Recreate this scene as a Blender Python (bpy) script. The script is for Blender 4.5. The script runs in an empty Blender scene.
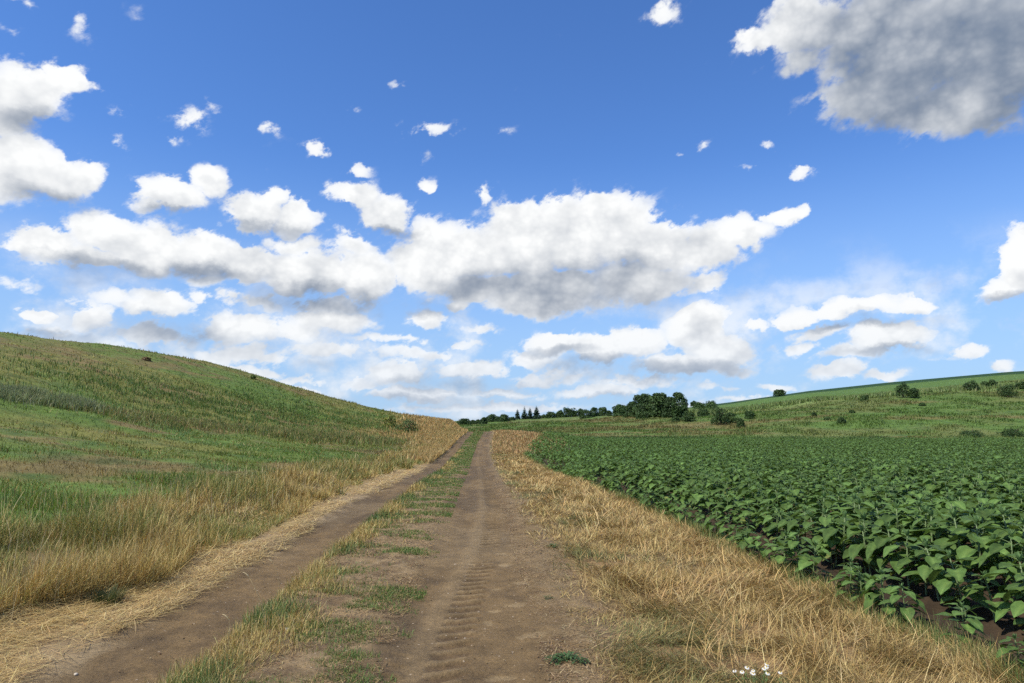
import bpy, math, random
import numpy as np
from math import sin, cos, pi, radians, tan, atan2

random.seed(7)
RNG = np.random.default_rng(11)
scene = bpy.context.scene
COL = scene.collection

# ------------------------------------------------------------------ camera constants
F = 683.0; PITCH = math.atan((430 - 341.5) / F); YAW = radians(2.66); EYE = 1.5
HZ = 430.0; VX = 480.0

# ------------------------------------------------------------------ noise
def _hash(ix, iy, seed):
    h = (ix.astype(np.int64) * 374761393 + iy.astype(np.int64) * 668265263 + seed * 974634777) & 0xFFFFFFFF
    h = ((h ^ (h >> 13)) * 1274126177) & 0xFFFFFFFF
    h = (h ^ (h >> 16)) & 0xFFFFFFFF
    return h.astype(np.float64) / 4294967295.0
def vn(x, y, seed=0):
    x = np.asarray(x, float); y = np.asarray(y, float)
    ix = np.floor(x); iy = np.floor(y); fx = x - ix; fy = y - iy
    fx = fx * fx * (3 - 2 * fx); fy = fy * fy * (3 - 2 * fy)
    a = _hash(ix, iy, seed); b = _hash(ix + 1, iy, seed); c = _hash(ix, iy + 1, seed); d = _hash(ix + 1, iy + 1, seed)
    return (a * (1 - fx) + b * fx) * (1 - fy) + (c * (1 - fx) + d * fx) * fy
def fbm(x, y, seed=0, octv=4, rough=0.5):
    s = 0; a = 1; t = 0
    for i in range(octv):
        s = s + a * vn(x * 2 ** i + 17.3 * i, y * 2 ** i - 9.1 * i, seed + i * 13); t += a; a *= rough
    return s / t
def ss(a, b, x):
    t = np.clip((np.asarray(x, float) - a) / (b - a), 0, 1); return t * t * (3 - 2 * t)
def I(x, xs, ys): return np.interp(x, xs, ys)

# ------------------------------------------------------------------ terrain
def rc(Y): return I(Y, [-1e4, 50, 70, 92, 115, 140, 200, 1e5], [0, 0, .25, 1.0, .6, -2, -14, -14])   # centre line of the track
def crest_row(th): return I(th, [-.3, 0, .04, .18, .25, .32, .37, .49, .615, .8, 1.0, 1.4], [424, 421, 419, 416, 413, 406.5, 402.5, 391, 382, 371, 362, 350])
def crest_Y(th): return I(th, [-.3, 0, .2, .3, 1.5], [400, 380, 300, 280, 280])
def Zmac(X, Y):
    X = np.asarray(X, float); Y = np.asarray(Y, float)
    t = X - rc(Y)
    road = I(Y, [-1e4, 12, 20, 32, 50, 62, 78, 92, 102, 115, 150, 210, 1e5], [0, 0, -.06, -.33, -.31, -.05, .62, 1.17, 1.3, 1.0, -.6, -1, -1])
    fld = I(Y, [-1e4, 12, 20, 32, 50, 70, 110, 1e5], [0, 0, -.06, -.33, -.36, -.3, -.2, -.2])
    w = ss(2.8, 17, t)
    w = np.where(Y > 110, np.maximum(w, ss(110, 150, Y) * ss(-30, 3, t)), w)
    z = road * (1 - w) + fld * w
    # far slope
    Ys = np.maximum(Y, 60); th = np.clip(X / Ys, -.3, 1.4)
    Yc = crest_Y(th); zc = EYE + (HZ - crest_row(th)) * Yc / F
    u = (Y - 108) / (Yc - 108)
    shp = np.where(u < 0, 0, np.where(u < .08, u * u / .16, np.where(u < .93, u - .04, .89 + .0 * u + .05 * np.sin((np.clip(u, .93, 1.07) - .93) / .14 * pi)))) / .935
    shp = np.where(u > 1, shp * (1 - ss(1.0, 2.2, u)), shp)
    und = (fbm(X / 28, Y / 28, 5, 3) - .5) * 2.4 * ss(.03, .3, u) * (1 - ss(.75, .95, u))
    z = z + np.where(Y > 100, (zc - fld) * np.clip(shp, 0, 1.1) + und, 0) * ss(-120, 0, X + .15 * (Y - 100))
    # left hill
    d = np.maximum(-t - 3.1, 0)
    W = I(Y, [-200, 0, 70, 100, 130, 150, 180, 210, 240, 400], [60, 52, 47, 39, 30, 24, 14, 8, 5, 5])
    rt = I(Y, [-300, -100, 0, 50, 70, 90, 120, 150, 165, 180, 210, 240, 300], [0, .1, .185, .197, .204, .210, .224, .232, .22, .2, .12, .05, 0])
    H = 1.5 + rt * (W + 3.1) - .4
    S = I(d / W, [0, .05, .12, .2, .3, .4, .5, .6, .7, .8, .9, 1, 1.15, 1.4, 2, 4, 10], [0, .012, .04, .085, .165, .275, .395, .52, .64, .765, .885, .98, 1.05, 1.05, .9, .3, 0])
    H = np.where(Y < -100, H * ss(-400, -100, Y), H) * (1 - ss(215, 290, Y))
    z = z + H * S * (t < 0)
    z = z + .16 * ss(.25, 1.6, d) * (1 - ss(100, 160, Y)) * (t < 0)
    # bank at the crest, left of the track
    z = z + 1.35 * ss(3.1, 5.6, -t) * np.exp(-((Y - 110) / 17.) ** 2) * (1 - .8 * ss(9, 30, -t)) * (t < 0)
    bump = ((fbm(X / 2.3, Y / 2.3, 21, 3) - .5) * .28 * ss(1.0, 5, d) + (fbm(X / 11, Y / 17, 23, 3) - .5) * 1.1 * ss(6, 22, d)) * (t < 0)
    z = z + bump
    z = z + (fbm(X / .8, Y / .8, 33, 3) - .5) * .05 * ss(.9, 1.5, t) * (Y < 150)
    return z
def rut(t, Y):
    wob = (vn(Y / 1.7, t * 0, 3) - .5) * .12
    a = np.exp(-np.abs((t + 2.22 + wob * .5) / .46) ** 4) * .055
    b = np.exp(-np.abs((t + .06 - wob * .4) / .62) ** 4) * .05
    return -(a + b)
def Z(X, Y):
    return Zmac(X, Y) + rut(np.asarray(X) - rc(Y), Y)

def pix_ray(px, py):
    d = np.array([px - 512.0, -(py - 341.5), -F])
    cx = pi / 2 + PITCH
    y = d[1] * cos(cx) - d[2] * sin(cx); z = d[1] * sin(cx) + d[2] * cos(cx); x = d[0]
    a = -YAW
    v = np.array([x * cos(a) - y * sin(a), x * sin(a) + y * cos(a), z])
    return v / np.linalg.norm(v)
def hit(px, py, ymin=2.5, ymax=430):
    """first terrain point under the pixel direction, else the crest along that azimuth"""
    v = pix_ray(px, py); Ys = np.geomspace(ymin, ymax, 3000); k = Ys / v[1]
    X = v[0] * k; zr = EYE + v[2] * k; zt = Z(X, Ys)
    w = np.where(zt >= zr)[0]
    i = w[0] if len(w) else int(np.argmax((zt - EYE) / Ys))
    return X[i], Ys[i], zt[i]
def project(X, Y, Zz):
    a = YAW; x = X * cos(a) - Y * sin(a); y = X * sin(a) + Y * cos(a); z = Zz - EYE
    dep = y * cos(PITCH) + z * sin(PITCH); up = -y * sin(PITCH) + z * cos(PITCH)
    dep = np.where(np.abs(dep) < 1e-3, 1e-3, dep)
    return 512 + F * x / dep, 341.5 - F * up / dep, dep

# ------------------------------------------------------------------ mesh helpers
def build_mesh(name, V, quads=None, tris=None, tint=None, mat=None, smooth=False, attrs=None):
    me = bpy.data.meshes.new(name)
    V = np.asarray(V, np.float32); nq = 0 if quads is None else len(quads); nt = 0 if tris is None else len(tris)
    me.vertices.add(len(V)); me.vertices.foreach_set('co', V.ravel())
    idx = []; st = []
    if nq: idx.append(np.asarray(quads, np.int32).ravel()); st.append(np.arange(nq, dtype=np.int32) * 4)
    if nt: idx.append(np.asarray(tris, np.int32).ravel()); st.append(nq * 4 + np.arange(nt, dtype=np.int32) * 3)
    idx = np.concatenate(idx); st = np.concatenate(st)
    me.loops.add(len(idx)); me.loops.foreach_set('vertex_index', idx)
    me.polygons.add(nq + nt); me.polygons.foreach_set('loop_start', st)
    me.update(calc_edges=True)
    if smooth: me.polygons.foreach_set('use_smooth', np.ones(nq + nt, bool))
    if tint is not None:
        ca = me.color_attributes.new('tint', 'FLOAT_COLOR', 'POINT')
        c = np.ones((len(V), 4), np.float32); c[:, :3] = np.clip(tint, 0, 1); ca.data.foreach_set('color', c.ravel())
    for k, a in (attrs or {}).items():
        at = me.attributes.new(k, 'FLOAT', 'POINT'); at.data.foreach_set('value', np.asarray(a, np.float32).ravel())
    if mat: me.materials.append(mat)
    return me
def link(name, me, parent=None, label=None, cat=None, group=None, kind=None, loc=None):
    o = bpy.data.objects.new(name, me); COL.objects.link(o)
    if parent: o.parent = parent
    if label: o['label'] = label
    if cat: o['category'] = cat
    if group: o['group'] = group
    if kind: o['kind'] = kind
    if loc is not None: o.location = loc
    return o
class MB:
    def __init__(s): s.V = []; s.Q = []; s.T = []; s.C = []; s.n = 0
    def add(s, V, Q=None, T=None, C=None):
        V = np.asarray(V, float); s.V.append(V)
        if Q is not None and len(Q): s.Q.append(np.asarray(Q) + s.n)
        if T is not None and len(T): s.T.append(np.asarray(T) + s.n)
        s.C.append(np.broadcast_to(np.asarray((1, 1, 1) if C is None else C, float), (len(V), 3))); s.n += len(V)
    def tube(s, pts, rad, C=None, n=6):
        pts = np.asarray(pts, float); m = len(pts); rad = np.broadcast_to(rad, m)
        V = []
        for i in range(m):
            d = pts[min(i + 1, m - 1)] - pts[max(i - 1, 0)]; d = d / (np.linalg.norm(d) + 1e-9)
            a = np.cross(d, (0.3, 1, .1)); a /= np.linalg.norm(a) + 1e-9; b = np.cross(d, a)
            for k in range(n): V.append(pts[i] + rad[i] * (a * cos(2 * pi * k / n) + b * sin(2 * pi * k / n)))
        Q = [(i * n + k, i * n + (k + 1) % n, (i + 1) * n + (k + 1) % n, (i + 1) * n + k) for i in range(m - 1) for k in range(n)]
        V.append(pts[-1] ); T = [((m - 1) * n + k, (m - 1) * n + (k + 1) % n, m * n) for k in range(n)]
        s.add(V, Q, T, C)
    def arrays(s):
        return (np.concatenate(s.V), np.concatenate(s.Q) if s.Q else None, np.concatenate(s.T) if s.T else None, np.concatenate(s.C))
    def mesh(s, name, mat, smooth=False):
        V, Q, T, C = s.arrays(); return build_mesh(name, V, Q, T, C, mat, smooth)

# ------------------------------------------------------------------ materials
def new_mat(name):
    m = bpy.data.materials.new(name); m.use_nodes = True; nt = m.node_tree
    for n in list(nt.nodes): nt.nodes.remove(n)
    return m, nt, nt.nodes, nt.links
def N(nodes, typ, **kw):
    n = nodes.new(typ)
    for k, v in kw.items():
        if k.startswith('i_'): n.inputs[k[2:].replace('_', ' ')].default_value = v
        else: setattr(n, k, v)
    return n
def ground_material():
    m, nt, nd, lk = new_mat('earth_and_turf')
    out = N(nd, 'ShaderNodeOutputMaterial'); bs = N(nd, 'ShaderNodeBsdfPrincipled'); bs.inputs['Roughness'].default_value = .95
    bs.inputs['Specular IOR Level'].default_value = .15
    at = N(nd, 'ShaderNodeAttribute', attribute_name='tint'); geo = N(nd, 'ShaderNodeNewGeometry')
    n1 = N(nd, 'ShaderNodeTexNoise'); n1.inputs['Scale'].default_value = 1.1; n1.inputs['Detail'].default_value = 12; n1.inputs['Roughness'].default_value = .68
    n2 = N(nd, 'ShaderNodeTexNoise'); n2.inputs['Scale'].default_value = 38; n2.inputs['Detail'].default_value = 5; n2.inputs['Roughness'].default_value = .7
    lk.new(geo.outputs['Position'], n1.inputs['Vector']); lk.new(geo.outputs['Position'], n2.inputs['Vector'])
    r1 = N(nd, 'ShaderNodeMapRange'); r1.inputs['From Min'].default_value = .3; r1.inputs['From Max'].default_value = .7; r1.inputs['To Min'].default_value = .62; r1.inputs['To Max'].default_value = 1.4
    r2 = N(nd, 'ShaderNodeMapRange'); r2.inputs['From Min'].default_value = .3; r2.inputs['From Max'].default_value = .7; r2.inputs['To Min'].default_value = .8; r2.inputs['To Max'].default_value = 1.2
    lk.new(n1.outputs['Fac'], r1.inputs['Value']); lk.new(n2.outputs['Fac'], r2.inputs['Value'])
    mu = N(nd, 'ShaderNodeMath', operation='MULTIPLY'); lk.new(r1.outputs[0], mu.inputs[0]); lk.new(r2.outputs[0], mu.inputs[1])
    vm = N(nd, 'ShaderNodeVectorMath', operation='SCALE'); lk.new(at.outputs['Color'], vm.inputs[0]); lk.new(mu.outputs[0], vm.inputs['Scale'])
    lk.new(vm.outputs[0], bs.inputs['Base Color'])
    bp = N(nd, 'ShaderNodeBump'); bp.inputs['Strength'].default_value = .7; bp.inputs['Distance'].default_value = .035
    ad = N(nd, 'ShaderNodeMath', operation='MULTIPLY_ADD'); lk.new(n2.outputs['Fac'], ad.inputs[0]); ad.inputs[1].default_value = .3; lk.new(n1.outputs['Fac'], ad.inputs[2])
    lk.new(ad.outputs[0], bp.inputs['Height']); lk.new(bp.outputs[0], bs.inputs['Normal']); lk.new(bs.outputs[0], out.inputs[0])
    return m
def road_material():
    m, nt, nd, lk = new_mat('packed_dry_dirt')
    out = N(nd, 'ShaderNodeOutputMaterial'); bs = N(nd, 'ShaderNodeBsdfPrincipled'); bs.inputs['Roughness'].default_value = .9
    bs.inputs['Specular IOR Level'].default_value = .2
    at = N(nd, 'ShaderNodeAttribute', attribute_name='tint'); geo = N(nd, 'ShaderNodeNewGeometry')
    n1 = N(nd, 'ShaderNodeTexNoise'); n1.inputs['Scale'].default_value = 3.2; n1.inputs['Detail'].default_value = 12; n1.inputs['Roughness'].default_value = .72
    n2 = N(nd, 'ShaderNodeTexNoise'); n2.inputs['Scale'].default_value = 48; n2.inputs['Detail'].default_value = 6; n2.inputs['Roughness'].default_value = .7
    vo = N(nd, 'ShaderNodeTexVoronoi'); vo.inputs['Scale'].default_value = 21; vo.inputs['Randomness'].default_value = 1
    for n in (n1, n2, vo): lk.new(geo.outputs['Position'], n.inputs['Vector'])
    r1 = N(nd, 'ShaderNodeMapRange'); r1.inputs['From Min'].default_value = .3; r1.inputs['From Max'].default_value = .7; r1.inputs['To Min'].default_value = .68; r1.inputs['To Max'].default_value = 1.32
    r2 = N(nd, 'ShaderNodeMapRange'); r2.inputs['From Min'].default_value = .35; r2.inputs['From Max'].default_value = .65; r2.inputs['To Min'].default_value = .74; r2.inputs['To Max'].default_value = 1.26
    lk.new(n1.outputs['Fac'], r1.inputs['Value']); lk.new(n2.outputs['Fac'], r2.inputs['Value'])
    mu = N(nd, 'ShaderNodeMath', operation='MULTIPLY'); lk.new(r1.outputs[0], mu.inputs[0]); lk.new(r2.outputs[0], mu.inputs[1])
    # scattered little pale crumbs of soil: only some voronoi cells carry one
    lt = N(nd, 'ShaderNodeMath', operation='LESS_THAN'); lk.new(vo.outputs['Distance'], lt.inputs[0]); lt.inputs[1].default_value = .17
    sp = N(nd, 'ShaderNodeSeparateColor'); lk.new(vo.outputs['Color'], sp.inputs[0])
    g = N(nd, 'ShaderNodeMath', operation='GREATER_THAN'); lk.new(sp.outputs[0], g.inputs[0]); g.inputs[1].default_value = .86
    cr = N(nd, 'ShaderNodeMath', operation='MULTIPLY'); lk.new(lt.outputs[0], cr.inputs[0]); lk.new(g.outputs[0], cr.inputs[1])
    vm = N(nd, 'ShaderNodeVectorMath', operation='SCALE'); lk.new(at.outputs['Color'], vm.inputs[0]); lk.new(mu.outputs[0], vm.inputs['Scale'])
    mx = N(nd, 'ShaderNodeMix', data_type='RGBA'); lk.new(cr.outputs[0], mx.inputs['Factor']); lk.new(vm.outputs[0], mx.inputs['A']); mx.inputs['B'].default_value = (.36, .28, .19, 1)
    lk.new(mx.outputs['Result'], bs.inputs['Base Color'])
    ad = N(nd, 'ShaderNodeMath', operation='MULTIPLY_ADD'); lk.new(n2.outputs['Fac'], ad.inputs[0]); ad.inputs[1].default_value = .25; lk.new(n1.outputs['Fac'], ad.inputs[2])
    ad2 = N(nd, 'ShaderNodeMath', operation='MULTIPLY_ADD'); lk.new(cr.outputs[0], ad2.inputs[0]); ad2.inputs[1].default_value = .3; lk.new(ad.outputs[0], ad2.inputs[2])
    bp = N(nd, 'ShaderNodeBump'); bp.inputs['Strength'].default_value = .8; bp.inputs['Distance'].default_value = .035
    lk.new(ad2.outputs[0], bp.inputs['Height']); lk.new(bp.outputs[0], bs.inputs['Normal']); lk.new(bs.outputs[0], out.inputs[0])
    return m
def leaf_material(name, transl=.35, rough=.55, spec=.3, noise=0):
    m, nt, nd, lk = new_mat(name)
    out = N(nd, 'ShaderNodeOutputMaterial'); at = N(nd, 'ShaderNodeAttribute', attribute_name='tint')
    bs = N(nd, 'ShaderNodeBsdfPrincipled'); bs.inputs['Roughness'].default_value = rough; bs.inputs['Specular IOR Level'].default_value = spec
    tr = N(nd, 'ShaderNodeBsdfTranslucent'); mix = N(nd, 'ShaderNodeMixShader'); mix.inputs[0].default_value = transl
    col = at.outputs['Color']
    if noise:
        tc = N(nd, 'ShaderNodeTexCoord'); n1 = N(nd, 'ShaderNodeTexNoise'); n1.inputs['Scale'].default_value = noise; n1.inputs['Detail'].default_value = 3
        lk.new(tc.outputs['Object'], n1.inputs['Vector'])
        r = N(nd, 'ShaderNodeMapRange'); r.inputs['From Min'].default_value = .3; r.inputs['From Max'].default_value = .7; r.inputs['To Min'].default_value = .72; r.inputs['To Max'].default_value = 1.28
        lk.new(n1.outputs['Fac'], r.inputs['Value'])
        vm = N(nd, 'ShaderNodeVectorMath', operation='SCALE'); lk.new(col, vm.inputs[0]); lk.new(r.outputs[0], vm.inputs['Scale']); col = vm.outputs[0]
    hs = N(nd, 'ShaderNodeHueSaturation'); hs.inputs['Hue'].default_value = .485; hs.inputs['Saturation'].default_value = 1.1; hs.inputs['Value'].default_value = 1.25
    lk.new(col, hs.inputs['Color']); lk.new(hs.outputs[0], tr.inputs['Color']); lk.new(col, bs.inputs['Base Color'])
    lk.new(bs.outputs[0], mix.inputs[1]); lk.new(tr.outputs[0], mix.inputs[2]); lk.new(mix.outputs[0], out.inputs[0])
    return m
M_GROUND = ground_material(); M_ROAD = road_material()
M_GRASS = leaf_material('grass_blade', .3, .6, .25); M_STRAW = leaf_material('dry_straw', .22, .6, .3)
M_SUN = leaf_material('sunflower_leaf', .26, .6, .17, 14); M_STEM = leaf_material('green_stem', .05, .55, .3)
M_TREE = leaf_material('tree_leaf', .18, .6, .2); M_BARK = leaf_material('bark', 0, .9, .1, 8)
M_PETAL = leaf_material('petal', .3, .6, .2); M_STONE = leaf_material('stone', 0, .85, .2, 30)

# ------------------------------------------------------------------ ground sheets
def patch(X, Y): return fbm(X / 5.5, Y / 5.5, 71, 4, .6)
def ground_tint(X, Y):
    t = X - rc(Y); d = np.maximum(-t - 3.1, 0); n = patch(X, Y); n2 = fbm(X / 1.1, Y / 1.1, 91, 4, .6); n3 = fbm(X / 22, Y / 14, 101, 3)
    def L(a, b, k): return a + (b - a) * np.clip(k, 0, 1)[..., None]
    c = np.zeros(X.shape + (3,)) + np.array([.20, .138, .075])
    strawsoil = np.array([.27, .195, .105]); green = np.array([.100, .152, .031]); olive = np.array([.165, .155, .042]); brown = np.array([.175, .120, .052]); gold = np.array([.27, .19, .075])
    c = L(c, strawsoil, ss(2.65, 2.95, -t))
    hill = L(L(np.zeros(X.shape + (3,)) + green, olive, ss(.42, .62, n3) * .85), brown, ss(.57, .68, n) * .8)
    hill = L(hill, np.array([.055, .10, .028]), ss(.5, .7, n2) * .5)
    # dry, yellower towards the top and towards the bank at the crest
    hill = L(hill, np.array([.17, .135, .055]), ss(.55, 1.0, d / I(Y, [0, 70, 130, 180], [52, 47, 30, 14])) * .55 * ss(.35, .6, n2 * .5 + n * .5))
    c = L(c, np.array([.16, .12, .05]), ss(.35, .8, d + (n2 - .5)))
    c = L(c, hill, ss(1.2, 2.6, d + (n2 - .5) * 2))
    c = L(c, gold, ss(45, 80, Y) * ss(2.8, 3.6, -t) * (1 - ss(9, 15, -t + (n - .5) * 8)) * (Y < 150))
    # right verge
    c = L(c, L(np.zeros(X.shape + (3,)) + np.array([.21, .135, .062]), np.array([.13, .10, .045]), ss(.5, .65, n2)), ss(.7, 1.3, t))
    far = ss(100, 112, Y + (n - .5) * 6) * (t > 0) + (Y > 160) * (t <= 0)
    mead = L(L(np.zeros(X.shape + (3,)) + np.array([.088, .145, .030]), np.array([.125, .145, .042]), ss(.4, .62, n3 * .6 + n * .4)), np.array([.17, .125, .050]), ss(.58, .7, fbm(X / 40, Y / 9, 131, 3)) * .65)
    mead = L(mead, np.array([.05, .085, .025]), ss(.55, .68, n2) * .6)
    th = X / np.maximum(Y, 50); u = (Y - 108) / (crest_Y(th) - 108); un = u + (n3 - .5) * .06
    mead = L(mead, np.array([.15, .21, .065]), ss(.55, .6, un) * (1 - ss(.66, .72, un)) * ss(.3, .36, th))
    mead = L(mead, np.array([.080, .138, .034]), ss(.68, .73, un) * ss(.29, .34, th))
    mead = L(mead, np.array([.022, .055, .018]), ss(.86, .90, u) * ss(.29, .34, th))
    c = L(c, mead, far)
    fl = field_mask(X, Y)
    c = L(c, np.array([.050, .034, .020]), fl)
    return c
def field_edge(Y): return I(Y, [-1e3, 0, 49, 60, 80, 105], [3.2, 3.2, 3.15, 4.3, 7.0, 10.2])
def field_mask(X, Y):
    e = field_edge(Y) + (vn(X * 2, Y * 2, 8) - .5) * .25
    return ss(-.08, .15, X - e) * (1 - ss(104.5, 106, Y))

def tgrid(pts):
    a = [pts[0][0]]
    for (x0, x1, s0, s1) in pts:
        x = x0
        while x < x1 - 1e-6:
            f = (x - x0) / (x1 - x0); x = x + s0 * (s1 / s0) ** f; a.append(min(x, x1))
    return np.array(a)
ts = tgrid([(-5000, -150, 700, 8), (-150, -20, 6, .35), (-20, -4, .35, .07), (-4, 3.1, .05, .05), (3.1, 5.2, .03, .03), (5.2, 20, .05, .35), (20, 150, .35, 2.2), (150, 5000, 2.5, 700)])
Ysr = tgrid([(-4000, -20, 900, 3), (-20, 2.5, 3, .08), (2.5, 12, .045, .06), (12, 110, .07, .7), (110, 420, .8, 3), (420, 6000, 3, 700)])
TT, YY = np.meshgrid(ts, Ysr); XX = TT + rc(YY); Zg = Zmac(XX, YY) + rut(TT, YY) * (YY < 150) * (YY > -18)
# clods on the tilled soil, and a shallow trough below the road sheet
fm = field_mask(XX, YY)
Zg = Zg + fm * ((fbm(XX * 6, YY * 6, 41, 4, .7) - .5) * .13 + .035 * np.cos((XX - 3.55) / .7 * 2 * pi)) * (YY < 60) * (np.abs(XX) < 60)
inroad = ss(-2.66, -2.45, TT) * (1 - ss(.60, .80, TT)) * (YY < 148) * (YY > -18)
Zg = Zg - inroad * .16
Cg = ground_tint(XX, YY)
nr, ncl = TT.shape
ii, jj = np.meshgrid(np.arange(nr - 1), np.arange(ncl - 1), indexing='ij')
Qall = np.stack([ii * ncl + jj, ii * ncl + jj + 1, (ii + 1) * ncl + jj + 1, (ii + 1) * ncl + jj], -1).reshape(-1, 4)
cx = TT[:-1, :-1].ravel(); cy = YY[:-1, :-1].ravel(); cX = XX[:-1, :-1].ravel()
zone = np.zeros(len(Qall), int)
zone[(cx < -4.2) & (cy < 250) & (cx > -150) & (cy > -60)] = 1
zone[(cy >= 107) & (cx > 1.2) & (cy < 420) & (cx < 450)] = 3
zone[(fm[:-1, :-1].ravel() > .5) & (cX < 140) & (cy > -18)] = 2
VV = np.stack([XX, YY, Zg], -1).reshape(-1, 3); CC = Cg.reshape(-1, 3)
for z, nm in ((0, 'ground'), (1, 'grassy_hill'), (2, 'field_soil'), (3, 'far_hillside')):
    q = Qall[zone == z]; u, inv = np.unique(q, return_inverse=True)
    me = build_mesh(nm, VV[u], inv.reshape(-1, 4), None, CC[u], M_GROUND, True)
    link(nm, me, kind='structure')

# ------------------------------------------------------------------ the dirt road sheet
def tread_x(Y): return I(Y, [0, 4.2, 6.3, 9.5, 14, 20, 28, 40, 140], [-.62, -.44, -.31, -.05, .07, .03, .05, -.1, -.1])
rt_ = np.arange(-2.9, 1.06, .017); ry = tgrid([(-18, 2.6, 1.2, .04), (2.6, 9.5, .016, .017), (9.5, 30, .02, .09), (30, 150, .1, 1.2)])
RT, RY = np.meshgrid(rt_, ry); RX = RT + rc(RY)
near = 1 - ss(22, 40, RY)
tx = RT - tread_x(RY)
z = Zmac(RX, RY) + rut(RT, RY)
edge_ = ss(-2.9, -2.6, RT) * (1 - ss(.75, 1.05, RT))
z += ((fbm(RX * 1.6, RY * .9, 51, 3) - .5) * .03 + (fbm(RX * 9, RY * 9, 52, 4, .65) - .5) * (.016 + .03 * ss(-1.9, -1.7, RT) * (1 - ss(-.8, -.6, RT)) + .03 * ss(.5, .8, RT)) * near) * edge_
ridge = np.exp(-(np.abs(tx) / (.085 + .03 * vn(RY * .7, RY * 0, 2))) ** 3) * (.55 + .45 * vn(RY * .5, RY * 0 + 4, 22))
z += ridge * .014 * (.6 + .8 * vn(RY * 1.3, RY * 0, 9))
band = ss(.05, .09, tx) * (1 - ss(.30, .36, tx)) * near
ph = (RY + (tx - .05) * -.38 + (vn(RY * .8, RY * 0, 4) - .5) * .12) / .205
lug = ss(.5, .72, np.abs((ph % 1) - .5) * 2)
wear = ss(.25, .5, vn(RY * .9 + 3, RT * 2.2, 6)) * (1 - ss(8.5, 14, RY) * .7)
z += band * (.35 + .65 * wear) * (lug * .024 - .012) * (.5 + .9 * vn(RX * 6, RY * 4, 91))
band2 = ss(-.22, -.18, tx) * (1 - ss(-.07, -.04, tx)) * near * (1 - ss(4.6, 5.4, RY))
ph2 = (RY + tx * .55) / .205
z += band2 * (ss(.45, .7, np.abs((ph2 % 1) - .5) * 2) * .015 - .007)
# fainter old tread in the left rut and small cracks/crumbs at the shoulders
tl = RT + 2.2; z += ss(-.2, -.16, tl) * (1 - ss(.16, .2, tl)) * near * .004 * np.cos((RY + tl * .4) / .19 * 2 * pi) * vn(RY * .6, RT * 2, 77)
zed = ss(-2.9, -2.80, RT) * (1 - ss(.95, 1.05, RT)); z += .008 - (1 - zed) * .022
pale = ridge * .42 * (1 - .5 * ss(12, 30, RY)) + .35 * band * lug * wear
pale += .35 * ss(.55, .75, fbm(RX * .9, RY * .35, 61, 4)) 
for (px, py, rx, ry_) in ((534, 637, .10, .075), (516, 606, .10, .09), (520, 584, .085, .085), (505, 566, .075, .09), (502, 554, .06, .08), (499, 679, .10, .06), (494, 612, .05, .05), (470, 565, .05, .07), (489, 625, .05, .05), (497, 590, .05, .04), (520, 640, .05, .05)):
    hx, hy, _ = hit(px, py)
    wx = RX - hx + (vn(RX * 14, RY * 14, 5) - .5) * .07; wy = RY - hy + (vn(RX * 14, RY * 14, 15) - .5) * .07
    k = 1 - ss(.75, 1.1, np.sqrt((wx / rx) ** 2 + (wy / ry_) ** 2)); pale += k * .75; z -= k * .006
mid = ss(-1.85, -1.65, RT) * (1 - ss(-.85, -.6, RT))
def lerp(a, b, k): return a + (np.asarray(b) - a) * np.clip(k, 0, 1)[..., None]
c = np.zeros(RT.shape + (3,)) + np.array([.152, .100, .045])
c = lerp(c, [.104, .071, .036], ss(.4, .62, fbm(RX * 1.3, RY * .4, 64, 5)) * .9)
c = lerp(c, [.084, .056, .028], ss(.52, .7, fbm(RX * 6, RY * 3, 65, 4)) * .45)
c = lerp(c, [.225, .160, .082], pale)
c = lerp(c, [.085, .054, .030], band * (1 - lug) * wear * .45)
c = lerp(c, [.222, .156, .080], mid * (.55 + .45 * ss(.45, .6, fbm(RX * 3, RY * 3, 62, 4))))
c = lerp(c, [.12, .078, .040], mid * ss(.5, .62, fbm(RX * 4, RY * 4, 66, 4)) * .7)
c = lerp(c, [.195, .138, .070], ss(.45, .8, RT + (vn(RX * 3, RY * 3, 67) - .5) * .35) * .7)
c = lerp(c, [.30, .22, .12], (1 - ss(-2.8, -2.55, RT + (fbm(RX * 4, RY * 2, 68, 3) - .5) * .5)) * .7)
ke_ = np.maximum(1 - ss(-2.9, -2.72, RT), ss(.8, 1.02, RT)); c = c + (ground_tint(RX, RY) - c) * ke_[..., None]
r_, c_ = RT.shape; a, b = np.meshgrid(np.arange(r_ - 1), np.arange(c_ - 1), indexing='ij')
q = np.stack([a * c_ + b, a * c_ + b + 1, (a + 1) * c_ + b + 1, (a + 1) * c_ + b], -1).reshape(-1, 4)
link('dirt_road', build_mesh('dirt_road', np.stack([RX, RY, z], -1).reshape(-1, 3), q, None, c.reshape(-1, 3), M_ROAD, True), kind='structure')

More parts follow.
